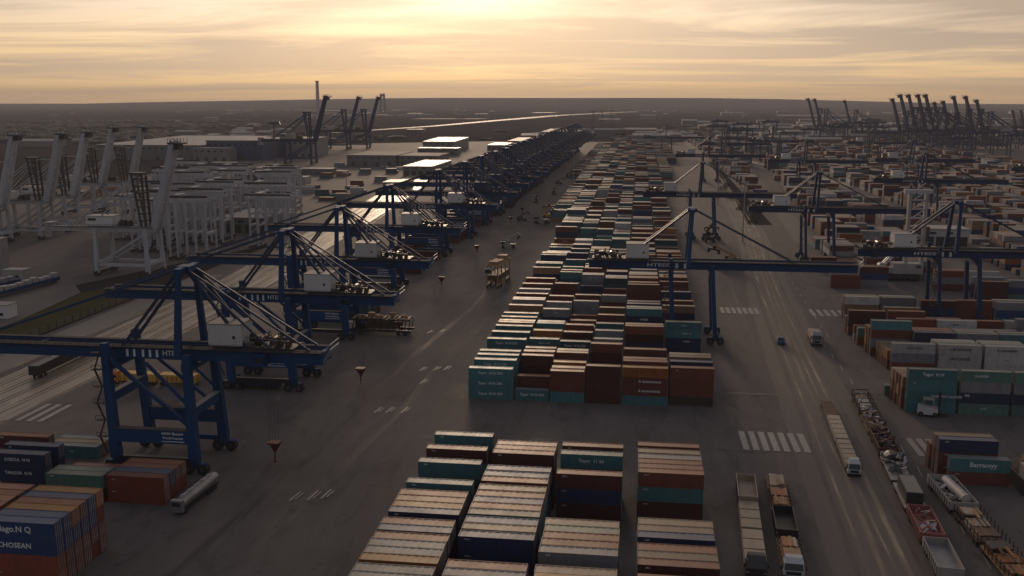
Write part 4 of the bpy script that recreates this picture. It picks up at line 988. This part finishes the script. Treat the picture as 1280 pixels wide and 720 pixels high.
# fence on the left
r = thing('fence', (0, 0, -.15), 0, 'long wire mesh fence along the grass on the left', 'fence')
q = MB(); wv = MB()
pts = [(-204.6, 150 + 5 * i) for i in range(48)]
for x_, y_ in pts: MB().box(x_ - .12, x_ + .12, y_ - .12, y_ + .12, 0, 3.0).build('post', 'crane dark', r)
for zz in [.3 + .27 * i for i in range(10)]: wv.box(-204.64, -204.57, 150, 385, zz, zz + .05)
for i in range(150): wv.box(-204.63, -204.58, 150 + i * 1.57, 150.06 + i * 1.57, .1, 2.9)
wv.build('wire_mesh', 'crane dark', r)
# ------------------------------------------------------------------ vehicles; long axis is local Y, front end towards -Y
def wheels(r, ys, w_, rad=.5):
    for yy in ys:
        for s in (-1, 1):
            a, c = s * (w_ / 2 - .42), s * (w_ / 2)
            MB().cyl((a, yy, rad), (c, yy, rad), rad, 14).cyl((a + s * .02, yy, rad), (c + s * .03, yy, rad), rad * .45, 10, 1).build('wheel', ['tyre', 'hub'], r)
def cab(r, y0, w_, mat, roof=3.3, name='cab'):
    b = MB(); h = w_ / 2
    b.hexa([(-h, y0, .55), (h, y0, .55), (h, y0 + 2.3, .55), (-h, y0 + 2.3, .55), (-h, y0 - .02, 1.75), (h, y0 - .02, 1.75), (h, y0 + 2.3, 1.75), (-h, y0 + 2.3, 1.75)])
    b.hexa([(-h, y0, 1.752), (h, y0, 1.752), (h, y0 + 2.3, 1.752), (-h, y0 + 2.3, 1.752), (-h + .12, y0 + .38, roof - .3), (h - .12, y0 + .38, roof - .3), (h - .08, y0 + 2.3, roof - .3), (-h + .08, y0 + 2.3, roof - .3)])
    b.hexa([(-h + .2, y0 + .5, roof - .3), (h - .2, y0 + .5, roof - .3), (h - .15, y0 + 2.3, roof - .3), (-h + .15, y0 + 2.3, roof - .3), (-h + .4, y0 + 1.2, roof + .35), (h - .4, y0 + 1.2, roof + .35), (h - .3, y0 + 2.25, roof + .45), (-h + .3, y0 + 2.25, roof + .45)])
    b.box(-h - .03, h + .03, y0 - .12, y0 + .2, .4, .85, 1)
    c = b.build(name, [mat, 'black'], r)
    MB().hexa([(-h + .16, y0 - .03, 1.80), (h - .16, y0 - .03, 1.80), (h - .16, y0 + .0, 1.80), (-h + .16, y0 + .0, 1.80), (-h + .26, y0 + .33, roof - .42), (h - .26, y0 + .33, roof - .42), (h - .26, y0 + .38, roof - .42), (-h + .26, y0 + .38, roof - .42)]).build('windscreen', 'glass', c)
    for s in (-1, 1):
        MB().box(*sorted((s * h, s * (h + .03))), y0 + .7, y0 + 1.7, 1.8, 2.6).build('side_window', 'glass', c)
        MB().box(*sorted((s * (h + .1), s * (h + .32))), y0 + .1, y0 + .22, 1.9, 2.6).build('mirror', 'black', c)
        MB().box(*sorted((s * (h - .5), s * (h - .1))), y0 - .14, y0 - .12, .95, 1.15).build('headlight', 'crane edge', c)
    MB().box(-h + .5, h - .5, y0 - .05, y0 - .02, 1.0, 1.6).build('grille', 'black', c)
    return c
def deck(r, y0, y1, w_, mat, kind='flat', z=1.25):
    h = w_ / 2
    b = MB().box(-h, h, y0, y1, z - .18, z, 0).box(-h + .5, -h + .8, y0 + .2, y1 - .2, .75, z - .18, 1).box(h - .8, h - .5, y0 + .2, y1 - .2, .75, z - .18, 1)
    if kind == 'slats':
        n = int((y1 - y0) / 1.1)
        for i in range(n): b.box(-h + .06, h - .06, y0 + .1 + i * (y1 - y0) / n, y0 + .75 + i * (y1 - y0) / n, z + .01, z + .09, 2)
    if kind == 'box':
        for s in (-1, 1): b.box(*sorted((s * h, s * (h - .14))), y0, y1, z, z + 1.5, 0)
        b.box(-h + .14, h - .14, y0, y0 + .14, z, z + 1.5, 0).box(-h + .14, h - .14, y1 - .14, y1, z, z + 1.5, 0)
        for i in range(int((y1 - y0) / 1.4)):
            for s in (-1, 1): b.box(*sorted((s * h, s * (h + .08))), y0 + .3 + i * 1.4, y0 + .42 + i * 1.4, z - .1, z + 1.5, 1)
    if kind == 'stakes':
        for i in range(int((y1 - y0) / 1.8) + 1):
            for s in (-1, 1): b.box(*sorted((s * h, s * (h - .13))), y0 + i * 1.8, y0 + .13 + i * 1.8, z, z + 1.9, 1)
        for s in (-1, 1): b.box(*sorted((s * h, s * (h - .1))), y0, y1, z + 1.3, z + 1.42, 1)
    if kind == 'panels':
        n = max(2, int((y1 - y0) / 3.2)); st = (y1 - y0) / n
        for i in range(n): b.box(-h + .1, h - .1, y0 + i * st + .12, y0 + (i + 1) * st - .3, z + .01, z + .85, 2); 
        for i in range(n): b.box(-h + 1.0, h - 1.0, y0 + (i + 1) * st - .28, y0 + (i + 1) * st + .08, z + .02, z + .5, 1)
    return b.build('deck', [mat, 'black', 'cream' if kind == 'panels' else 'rust'], r)
def rig(loc, rz, w_, segs, cabmat, lab, cat='truck', name='road_train', grp=None):
    """segs: list of (length, material, kind) from the cab backwards"""
    r = thing(name, loc, R(rz), lab, cat, grp)
    y = 0.0
    if cabmat: cab(r, 0, w_ - .4, cabmat); y = 2.7; wheels(r, (1.1,), w_ - .3)
    for (L, mat, kind) in segs:
        deck(r, y, y + L, w_, mat, kind)
        wheels(r, (y + 1.2, y + L - 2.6, y + L - 1.3), w_ - .2); y += L + .5
        MB().box(-.15, .15, y - .8, y + .2, .8, 1.0).build('drawbar', 'black', r)
    return r
Z0 = -.17
rig((48.0, 204.0, Z0), -3.7, 3.1, [(16, 'cream', 'panels'), (17.5, 'cream', 'panels'), (14.5, 'rust', 'slats')], 'house white', 'long white-cabbed road train with cream load and empty brown rear deck on the haul road')
rig((24.0 - 2.3, 155.5, Z0), -3.3, 3.9, [(12.5, 'cream', 'panels'), (12.5, 'cream', 'panels'), (12, 'cream', 'box')], 'crane dark', 'cream low-loader train with dark glass cab beside the front container block')
rig((27.9, 155.5, Z0), -3.5, 3.9, [(11, 'wood', 'stakes'), (11, 'black', 'box'), (10, 'wood', 'stakes'), (9, 'rust', 'flat')], 'house white', 'orange timber-laden road train right of the cream low-loader train')
rig((60.0, 318.5, Z0), -5, 3.0, [(9.5, 'cream', 'panels')], 'pale', 'short cream panel truck with grey cab coming down the haul road', name='tipper_truck').scale = (1.3, 1.25, 1.3)
# small blue car
def car(loc, rz, mat, lab):
    r = thing('parked_car', loc, R(rz), lab, 'car')
    b = MB().hexa([(-.9, -2.2, .35), (.9, -2.2, .35), (.9, 2.2, .35), (-.9, 2.2, .35), (-.88, -2.15, .85), (.88, -2.15, .85), (.88, 2.15, .95), (-.88, 2.15, .95)])
    b.hexa([(-.85, -1.1, .9), (.85, -1.1, .9), (.85, 1.9, .95), (-.85, 1.9, .95), (-.68, -.5, 1.48), (.68, -.5, 1.48), (.68, 1.3, 1.48), (-.68, 1.3, 1.48)])
    b.build('body', mat, r)
    MB().hexa([(-.75, -1.12, .95), (.75, -1.12, .95), (.75, -1.06, .95), (-.75, -1.06, .95), (-.63, -.56, 1.42), (.63, -.56, 1.42), (.63, -.5, 1.42), (-.63, -.5, 1.42)]).build('windscreen', 'glass', r)
    for s in (-1, 1):
        MB().hexa([(s * .86, -.8, .98), (s * .88, -.8, .98), (s * .88, 1.5, .98), (s * .86, 1.5, .98), (s * .70, -.4, 1.4), (s * .73, -.4, 1.4), (s * .73, 1.2, 1.4), (s * .70, 1.2, 1.4)]).build('side_window', 'glass', r)
    wheels(r, (-1.35, 1.35), 1.84, .34); return r
c_ = car((48.9, 322, Z0), -4, 'blue', 'small blue van-like car alone on the haul road left of the short cream truck'); c_.scale = (1.35, 1.35, 1.45)

# trains of wagons on the right
def wagon(loc, rz, w_, L, mat, kind, lab, nm='flat_wagon', g='wagons in the two scrap trains'):
    r = thing(nm, loc, R(rz), lab, 'wagon', g); deck(r, 0, L, w_, mat, kind); wheels(r, (1.0, 2.2, L - 2.2, L - 1.0), w_ - .3)
    MB().box(-.2, .2, -.6, 0, .75, 1.0).box(-.2, .2, L, L + .6, .75, 1.0).build('coupler', 'black', r); return r
def pile(loc, rz, w_, L, mats, lab, seed, n=40, kind='scrap', h=1.9, cat='scrap load'):
    r = MB(); q = random.Random(seed)
    if kind == 'timber':       # bundles of boards laid lengthwise, two or three lengths end to end
        nb = max(1, int(L / 4)); bl = L / nb
        for k in range(nb):
            tw = q.uniform(-.05, .05)
            for lay in range(q.choice([2, 3, 3])):
                mi = q.randrange(len(mats)); xx = -w_ / 2 + q.uniform(0, .5)
                while xx < w_ / 2 - .5:
                    bw = q.uniform(.35, .6); y0 = k * bl + .25 + q.uniform(0, .35); y1 = (k + 1) * bl - .25 - q.uniform(0, .5)
                    r.beam((xx + bw / 2 - tw, y0, .2 + lay * .42), (xx + bw / 2 + tw, y1, .2 + lay * .42 + q.uniform(0, .08)), bw * .93, .34, mi if q.random() < .7 else q.randrange(len(mats))); xx += bw
        n = 5
    for _ in range(n):
        a = Vector((q.uniform(-w_ / 2, w_ / 2), q.uniform(0, L), q.uniform(.15, h)))
        if kind == 'timber':
            ln = q.uniform(2.5, 4.5); d = Vector((q.uniform(-.035, .035), 1, q.uniform(-.02, .03)))
            c = a + d * ln; c.y = min(c.y, L); r.beam(a, c, q.uniform(.3, .7), q.uniform(.2, .4), q.randrange(len(mats)))
        else:
            d = Vector((q.uniform(-1, 1), q.uniform(-1, 1), q.uniform(-.5, .7))).normalized() * q.uniform(.6, 2.4); c = a + d
            c.x = max(-w_ / 2, min(w_ / 2, c.x)); c.y = max(0, min(L, c.y)); c.z = max(.1, min(h + .6, c.z))
            if (c - a).length < .2: continue
            r.beam(a, c, q.uniform(.15, 1.0), q.uniform(.1, .3), q.randrange(len(mats)))
    o = r.build('scrap_heap' if kind != 'timber' else 'timber_stack', mats); o.location = loc; o.rotation_euler.z = R(rz)
    return tag(o, lab, cat)
def line(p0, p1, t): return (p0[0] + (p1[0] - p0[0]) * t, p0[1] + (p1[1] - p0[1]) * t, Z0)
A0, A1 = (54.0, 158.0), (61.4, 265.0); rzA = -math.degrees(math.atan2(A1[0] - A0[0], A1[1] - A0[1]))
segA = [(0, 12, 'pale', 'box', 'nearest wagon of the long scrap train, open pale box'), (13.5, 13, 'pink', 'box', 'faded red open wagon near the front of the long scrap train'), (28, 13, 'pale', 'flat', 'pale flat wagon carrying a plain grey box'), (42.5, 14, 'pale', 'flat', 'pale flat wagon carrying a navy machine'),
        (58, 14, 'rust', 'box', 'rusty brown open wagon in the middle of the long scrap train'), (73.5, 13, 'wood', 'stakes', 'brown staked wagon behind the navy tarpaulin'), (88, 15, 'rust', 'stakes', 'farthest dark framed wagon of the long scrap train')]
TL = 107.0
for s0, L, mat, kind, lab in segA: wagon(line(A0, A1, s0 / TL), rzA, 4.3, L, mat, kind, lab)
def onA(s, z): p = line(A0, A1, s / TL); return (p[0], p[1], p[2] + z)
def frames(loc, rz, lab, mat='black', L=10, w_=4.0, h=2.2):
    b = MB()
    for i in range(4):
        yy = i * L / 3.3
        b.beam((-w_ / 2, yy, 0), (-w_ / 2, yy + .4, h), .22).beam((w_ / 2, yy, 0), (w_ / 2, yy + .4, h), .22).beam((-w_ / 2, yy + .4, h), (w_ / 2, yy + .4, h + .1), .25)
    b.beam((-w_ / 2, 0, h), (w_ / 2, L * .9, h + .1), .2); b.box(-w_ / 2 + .3, w_ / 2 - .3, 0.3, L * .9, 0, .3, 1)
    o = b.build('steel_frame', [mat, 'pale']); o.location = loc; o.rotation_euler.z = R(rz); return tag(o, lab, 'steel frame')
frames(onA(89, 1.26), rzA, 'dark bent steel frame on the farthest wagon of the scrap train', L=13)
pile(onA(74, 1.26), rzA, 3.8, 12, ['wood', 'pale', 'rust'], 'brown and pale scrap piled behind the navy tarpaulin machine', 5, 60)
# tarpaulin-covered machine: rounded hood over rollers
def tarp(loc, rz, lab, mat='navy', k=1.0):
    r = thing('covered_machine', loc, R(rz), lab, 'machine')
    b = MB(); n = 8
    for j, (yy, s) in enumerate(((-1.9, .55), (-1.5, .92), (0, 1.0), (1.5, .92), (1.9, .55))):
        for i in range(n + 1):
            t = math.pi * i / n; b.v.append((-math.cos(t) * 1.9 * s * k, yy * k, max(.35, .35 + math.sin(t) * 1.7 * s) * k))
    for j in range(4):
        for i in range(n): a = j * (n + 1) + i; b.face([a, a + n + 1, a + n + 2, a + 1])
    b.face(list(range(n + 1))); b.face(list(range(4 * (n + 1), 5 * (n + 1)))[::-1]); b.build('tarpaulin', mat, r)
    for s in (-1, 1):
        for yy in (-2.3, 2.2): MB().cyl((s * 1.2, yy, .5), (s * 2.0, yy, .5), .5, 12).cyl((s * 1.6, yy, .5), (s * 2.04, yy, .5), .3, 10, 1).build('roller', ['pale', 'house white'], r)
    MB().box(-1.7, 1.7, -2.2, 2.2, .1, .4).build('base_frame', 'black', r); return r
tarp(onA(87, 1.3), rzA, 'navy tarpaulin hood with white rollers on the scrap train')
tarp(onA(54.5, 1.3), rzA, 'dark machine with white rollers in the middle of the scrap train', 'black', .95)
pile(onA(59, 1.26), rzA, 3.8, 12, ['rust', 'maroon', 'black'], 'rust coloured scrap in the brown wagon of the long train', 8, 60)
pile(onA(44, 1.26), rzA, 3.9, 9, ['crane dark', 'pale', 'pale', 'black'], 'grey machine scrap on the pale flat wagon', 13, 50)
o = MB().box(-1.6, 1.6, 0, 9.5, .1, 2.5, 0).box(-1.45, 1.45, .2, 9.3, 2.5, 2.62, 1).box(-1.64, -1.6, .3, 9.2, .3, 2.3, 2).build('equipment_box', ['black', 'grey roof', 'crane dark']); o.location = onA(29.5, 1.28); o.rotation_euler.z = R(rzA); tag(o, 'black box with a flat grey roof on the pale wagon of the scrap train', 'equipment box')
pile(onA(15, 1.26), rzA, 3.4, 10, ['pink', 'rust', 'pale'], 'red and pale scrap plates in the faded red wagon', 21, 26, h=1.2)
B0, B1 = (65.6, 158.0), (64.8, 201.0); rzB = -math.degrees(math.atan2(B1[0] - B0[0], B1[1] - B0[1]))
wagon(line(B0, B1, 0), rzB, 5.0, 13, 'wood', 'stakes', 'nearest wagon of the short timber train at the right'); wagon(line(B0, B1, 14.3 / 43), rzB, 5.0, 13, 'rust', 'stakes', 'middle wagon of the short timber train at the right'); wagon(line(B0, B1, 28.6 / 43), rzB, 5.4, 14.5, 'pale', 'box', 'farthest pale open wagon of the short timber train')
def onB(s, z): p = line(B0, B1, s / 43); return (p[0], p[1], p[2] + z)
pile(onB(0.5, 1.26), rzB, 4.4, 12.5, ['wood', 'orange', 'black', 'rust'], 'orange lit timber and scrap on the nearest wagon of the timber train', 31, 80, 'timber')
pile(onB(15, 1.26), rzB, 4.4, 12.5, ['wood', 'cream', 'rust', 'crane dark'], 'heap of loose planks on the middle wagon of the timber train', 32, 90, 'timber')
o = MB().cyl((1.0, 1, 1.3), (0.2, 11, 1.3), .95, 16).build('pipe', 'pale'); o.location = onB(29.6, 1.3); o.rotation_euler.z = R(rzB); tag(o, 'thick pale pipe lying in the farthest wagon of the timber train', 'pipe')
pile(onB(30, 1.26), rzB, 4.2, 12, ['rust', 'pale', 'black'], 'rusty scrap beside the pale pipe', 34, 34, h=1.1)
# loads on the orange road train
for k, (s, L, mats, lab, kind) in enumerate(((3.2, 9, ['orange', 'wood', 'pale'], 'orange panels stacked behind the white cab', 'timber'), (26, 9, ['orange', 'wood', 'orange'], 'orange timber bundles on the third deck', 'timber'), (36.5, 7, ['wood', 'cream'], 'tan timber bundle at the far tail of the orange road train', 'timber'))):
    pile((27.9 + s * .058, 155.5 + s, Z0 + 1.27), -3.5, 3.4, L, mats, lab, 50 + k, 60, kind, 1.3)

# ------------------------------------------------------------------ left side vehicles
# yellow truck under the first gantry: long axis along X
r = rig((-149.0, 250.5, Z0), -90, 3.6, [(11, 'yellow', 'box'), (11.5, 'yellow', 'box')], 'orange cab', 'yellow tipper truck with orange cab seen through the nearest gantry', name='tipper_truck')
MB().box(-1.6, 1.6, 3.0, 13.4, 2.3, 3.2).build('cargo', 'yellow', r); MB().box(-1.6, 1.6, 14.6, 25.4, 2.3, 3.2).build('cargo', 'yellow', r)
rig((-113.5, 250.5, Z0), -90, 3.6, [(12, 'navy', 'box')], 'far navy', 'dark navy yard truck beneath the second blue gantry', name='yard_truck')
# dark rail wagon on the tracks
r = thing('rail_wagon', (-173.6, 250, Z0), R(2.5), 'long dark brown rail wagon standing on the tracks at the left', 'rail wagon')
MB().box(-1.6, 1.6, 0, 33, 1.2, 4.0, 0).box(-1.35, 1.35, .3, 32.7, 4.0, 4.02, 1).build('body', ['black', 'crane dark'], r)
q = MB()
for i in range(22):
    for s in (-1, 1): q.box(*sorted((s * 1.6, s * 1.72)), .6 + i * 1.5, .78 + i * 1.5, 1.2, 4.1)
q.build('ribs', 'rust', r); wheels(r, (2, 4, 29, 31), 2.6, .5)
# silver tanker trailer by the front corner
r = thing('tank_trailer', (-88.2, 166.5, Z0), R(-3), 'small silver tank trailer on the ground beside the red containers', 'tank trailer')
MB().cyl((0, .3, 1.9), (0, 15.5, 1.9), 1.15, 20).build('tank', 'silver', r); MB().box(-1.2, 1.2, -.1, .9, .7, 3.1).box(-.9, .9, -.16, -.1, 1.9, 2.7, 1).build('end_cabinet', ['silver', 'black'], r)
MB().box(-1.1, -.8, .3, 15.4, .7, .95).box(.8, 1.1, .3, 15.4, .7, .95).build('chassis', 'black', r)
q = MB().box(-.35, .35, 2, 14, 3.05, 3.2)
for i in range(5): q.cyl((0, 2.5 + 2.6 * i, 3.1), (0, 2.5 + 2.6 * i, 3.4), .33, 10)
q.build('catwalk', 'pale', r); wheels(r, (1.6, 10.8, 12.2, 13.6), 2.5)
# long low steel carrier, amber glints painted onto its upper works in timber colour
r = thing('straddle_carrier', (-98.5, 318.5, Z0), 0, 'long open steel carrier with amber-lit frames right of the third gantry', 'straddle carrier')
q = MB(); qq = random.Random(4)
for yy in (-2.6, 2.6):
    q.box(0, 22, yy - .3, yy + .3, 1.2, 1.8)
    for i in range(9): q.beam((1 + i * 2.5, yy, 1.8), (1.6 + i * 2.5, yy, 5.2), .28)
    q.box(.6, 21.6, yy - .25, yy + .25, 5.1, 5.6)
q.build('frame', 'black', r); q = MB()
for i in range(12): q.box(1.2 + i * 1.75, 2.0 + i * 1.75, -2.4, 2.4, 5.62, 5.9)
for _ in range(16):
    a = qq.uniform(1, 19); c = qq.uniform(-2.2, 1.4); q.box(a, a + qq.uniform(.5, 2), c, c + qq.uniform(.4, 1), 5.9, 5.9 + qq.uniform(.3, 1.4))
q.build('upper_works', 'wood', r)
MB().box(6, 16, -1.8, 1.8, 2.0, 4.6).build('engine_housing', 'rust', r)
MB().box(-1.5, 1.0, -1.2, 1.2, 1.8, 3.9, 0).box(-1.54, -1.5, -1, 1, 2.7, 3.7, 1).build('cab', ['house white', 'glass'], r)
for xx in (1.5, 4, 17.5, 20):
    for yy in (-2.9, 2.9): MB().cyl((xx, yy - .3, .75), (xx, yy + .3, .75), .75, 14).cyl((xx, yy - .33, .75), (xx, yy + .33, .75), .3, 8, 1).build('wheel', ['tyre', 'hub'], r)
def reach_stacker(loc, rz, lab, mat='yellow', k=1.0):
    r = thing('reach_stacker', loc, R(rz), lab, 'reach stacker', 'handling machines in the open yard'); r.scale = (k,) * 3
    MB().box(-1.6, 1.6, -4, 4, 1.0, 2.4).box(-1.5, 1.5, 2.0, 4.4, 2.4, 3.4, 1).build('chassis', [mat, 'black'], r)
    c = MB().hexa([(-.9, -.6, 2.4), (.9, -.6, 2.4), (.9, 1.4, 2.4), (-.9, 1.4, 2.4), (-.8, -.3, 4.4), (.8, -.3, 4.4), (.8, 1.3, 4.4), (-.8, 1.3, 4.4)]).build('cab', mat, r)
    MB().box(-.7, .7, -.62, -.5, 2.8, 4.1).build('windscreen', 'glass', c)
    MB().beam((0, 3.6, 3.6), (0, -5.4, 8.2), .8, .9, 0, .6, .7).build('boom', mat, r)
    MB().box(-3.2, 3.2, -6.1, -5.3, 6.6, 7.2).box(-.5, .5, -5.9, -5.2, 7.1, 8.1).box(-3.2, -2.9, -6.2, -5.2, 5.6, 6.6).box(2.9, 3.2, -6.2, -5.2, 5.6, 6.6).build('spreader', 'red' if mat == 'yellow' else 'black', r)
    for yy, rr in ((-2.8, 1.0), (2.8, .85)):
        for s in (-1, 1): MB().cyl((s * 1.3, yy, rr), (s * 2.1, yy, rr), rr, 14).cyl((s * 1.3, yy, rr), (s * 2.14, yy, rr), rr * .4, 8, 1).build('wheel', ['tyre', 'hub'], r)
    return r
# tall narrow gantry machine beside the central block
r = thing('straddle_carrier', (-61.5, 404, Z0), R(-6), 'tall tan straddle carrier standing beside the central container block', 'straddle carrier', 'handling machines in the open yard')
q = MB()
for xx in (-2.4, 2.4):
    q.box(xx - .35, xx + .35, -1, 23, 1.0, 1.7)
    for yy in (0, 7, 14, 22): q.beam((xx, yy, 1.7), (xx, yy, 9.5), .5)
    q.box(xx - .3, xx + .3, -1, 23, 9.3, 10)
q.build('frame', 'wood', r); q = MB().box(-2.1, 2.1, 2, 5, 10, 11.4).box(-2.1, 2.1, 8, 13, 10, 11.0).box(-2.1, 2.1, 17, 21, 10, 11.8)
for i in range(10): q.box(-2.6, 2.6, i * 2.3, i * 2.3 + .4, 10.02, 10.3)
q.build('upper_works', 'wood', r); MB().box(-2.5, 2.5, 2, 20, 3.0, 5.4).build('carried_load', 'rust', r)
MB().box(-2.6, .2, -2.6, -.4, 6.5, 9, 0).box(-2.5, .1, -2.64, -2.6, 7.1, 8.6, 1).build('cab', ['pale', 'glass'], r)
for yy in (1, 6, 16, 21):
    for xx in (-2.4, 2.4): MB().cyl((xx - .4, yy, .7), (xx + .4, yy, .7), .75, 12).build('wheel', 'tyre', r)
reach_stacker((-70, 520, Z0), 90, 'small dark reach stacker alone in the middle of the open yard', 'pale')
reach_stacker((-62.5, 660, Z0), 20, 'yellow reach stacker at the left edge of the central block', 'yellow', 1.3)
reach_stacker((-62, 628, Z0), 80, 'pale machine beside the yellow reach stacker', 'pale', 1.3)
for i, (x_, y_) in enumerate(((-77, 640), (-80, 760), (-72, 830), (-76, 930), (-73, 1010), (-70, 1100), (-62, 1210), (-66, 1320))):
    reach_stacker((x_, y_, Z0), rnd.uniform(0, 180), f'tiny dark machine in the receding open lane, {ordw(i + 1)} one away', 'crane dark', .8)
reach_stacker((41, 560, Z0), 10, 'dark handling machine on the road behind the first right-hand gantry', 'black', 1.3)
reach_stacker((44, 470, Z0), -60, 'tan and black handling machine in the road junction', 'wood', 1.4)
# white forklift by the teal stack
r = thing('forklift', (76.0, 249.5, Z0), R(80), 'white forklift truck parked in front of the teal stack at the right', 'forklift')
MB().hexa([(-.9, -1.4, .4), (.9, -1.4, .4), (.9, 1.8, .4), (-.9, 1.8, .4), (-.85, -1.4, 1.5), (.85, -1.4, 1.5), (.85, 1.7, 1.9), (-.85, 1.7, 1.9)]).build('body', 'house white', r)
q = MB()
for xx in (-.8, .8): q.beam((xx, -.9, 1.5), (xx, -.6, 3), .12).beam((xx, 1.0, 1.9), (xx, .8, 3), .12)
q.box(-.9, .9, -.8, 1.0, 3, 3.12).build('overhead_guard', 'pale', r)
q = MB()
for xx in (-.5, .5): q.box(xx - .1, xx + .1, -1.75, -1.5, .2, 4.2).box(xx - .09, xx + .09, -3.0, -1.75, .2, .3)
q.box(-.7, .7, -1.8, -1.7, .9, 1.0).build('mast', 'black', r); wheels(r, (-1.0, 1.3), 1.9, .45); r.scale = (1.5,) * 3
# mobile harbour crane
r = thing('mobile_harbour_crane', (119, 448, Z0), 0, 'white mobile harbour crane with tall twin tower behind the right-hand stacks', 'mobile crane')
q = MB().box(-7, 8, -3, 3, 1.4, 2.8)
for xx in (-6, 7): q.box(xx - .6, xx + .6, -5, 5, 1.0, 1.9)
q.build('carrier', 'crane dark', r)
for xx in (-5.5, -3.5, -1, 1.5, 4, 6):
    for yy in (-2.9, 2.9): MB().cyl((xx, yy - .4, .8), (xx, yy + .4, .8), .8, 12).build('wheel', 'tyre', r)
MB().box(-4, 9, -3, 3, 3.2, 8.0, 0).box(-9, -4, -2.4, 2.4, 3.4, 5.8, 0).box(6, 8, -3.04, -3.0, 6, 7.2, 1).build('machine_house', ['pale', 'crane dark'], r)
MB().box(1, 2.4, -1, 1, 8, 40).box(8, 9.4, -1, 1, 3, 40).build('tower', 'pale', r)
q = MB()
for zz in range(12, 41, 4): q.box(3, 8, -.4, .4, zz, zz + .6).beam((3, 0, zz), (8, 0, zz + 4), .35)
q.box(-1, 11, -1.5, 1.5, 39.5, 41).build('tower_lattice', 'crane grey', r)
q = MB()
for yy in (-1.2, 1.2): q.beam((-8.6, yy, 5.5), (6, yy, 21), .5).beam((-8, yy, 7.5), (5, yy, 22.5), .5)
for i in range(8): q.beam((-8.4 + i * 1.8, -1.2, 5.8 + i * 1.95), (-7.6 + i * 1.8, 1.2, 7.6 + i * 1.95), .3)
q.build('boom', 'house white', r)
MB().cyl((-8.6, -1.8, 6.3), (-8.6, 1.8, 6.3), 1.5, 16).build('winch', 'pale', r)
# low barge-like wagons at left edge
for i, (x_, y_, L, lab) in enumerate(((-262, 352, 42, 'long dark low wagon with pale cargo at the left edge'), (-275, 350, 36, 'blue and white low wagon behind the dark low wagon'))):
    r = thing('rail_wagon', (x_, y_, Z0), R(-6), lab, 'rail wagon'); MB().box(-1.7, 1.7, 0, L, .9, 2.6, 0).build('body', 'far navy', r)
    q = MB(); k = 0
    while k < L - 4: q.box(-1.4, 1.4, k + .5, k + 3.6, 2.6, 2.6 + rnd.uniform(.8, 2.2)); k += 4.2
    q.build('cargo', ['pale', 'grey'][i], r); wheels(r, (2, 4, L - 4, L - 2), 2.6)
def cabin(x_, y_, lab, sx=9, sy=5, h=4, mat='house white', rz=0):
    r = thing('site_cabin', (x_, y_, Z0), R(rz), lab, 'cabin', 'small cabins and tanks on the quay'); MB().box(0, sx, 0, sy, 0, h).build('wall', mat, r); MB().box(-.2, sx + .2, -.2, sy + .2, h, h + .2).build('roof', 'shed roof', r)
    MB().box(sx * .15, sx * .15 + 1, -.05, 0, 0, 2.1).build('door', 'crane dark', r); MB().box(sx * .5, sx * .8, -.05, 0, 1.1, 2.2).build('window', 'glass', r)
cabin(-240, 322, 'white cabin beside the end of the second gantry girder', 8, 6, 5); cabin(-246.5, 318, 'blue-grey box cabin at the corner of the grass', 5, 7, 5, 'grey')
cabin(-285, 395, 'small pale cabin alone on the grey quay', 10, 6, 4.5, 'pale'); cabin(-305, 410, 'square pale cabin left of the nearest harbour crane', 8, 8, 16, 'pale')
for k in range(10): cabin(rnd.uniform(-520, -330), rnd.uniform(760, 1150), f'low pale building on the far quay, {ordw(k + 1)} in the scatter', rnd.uniform(14, 40), rnd.uniform(10, 30), rnd.uniform(4, 9), rnd.choice(['pale', 'concrete', 'shed wall']))
# open-topped pallets and equipment at the right edge
r = thing('generator_skid', (80.3, 198, Z0), 0, 'grey machinery skid at the right edge beside the teal and brown stack', 'machine'); MB().box(0, 5, 0, 10, 0, 3.2, 0).box(.3, 4.7, .3, 4, 3.2, 6.0, 1).build('housing', ['crane dark', 'pale'], r)
q = MB()
for i in range(6): q.beam((.5, 5 + i, 3.2), (1.5 + i * .4, 5 + i * .8, 6.2), .2)
q.build('pipes', 'rust', r)

# ------------------------------------------------------------------ evening haze, one even closed volume round everything
hm = bpy.data.materials.new('haze'); hm.use_nodes = True; nt = hm.node_tree
for n in list(nt.nodes): nt.nodes.remove(n)
out = N(nt, 'ShaderNodeOutputMaterial'); pv = N(nt, 'ShaderNodeVolumePrincipled'); pv.inputs['Color'].default_value = (0.80, 0.77, 0.78, 1); pv.inputs['Density'].default_value = HAZE
pv.inputs['Anisotropy'].default_value = 0.0
nt.links.new(pv.outputs[0], out.inputs['Volume'])
hb = MB().box(-16500, 16500, -500, 13500, -2, 235).build('haze', [hm]); hb['kind'] = 'stuff'
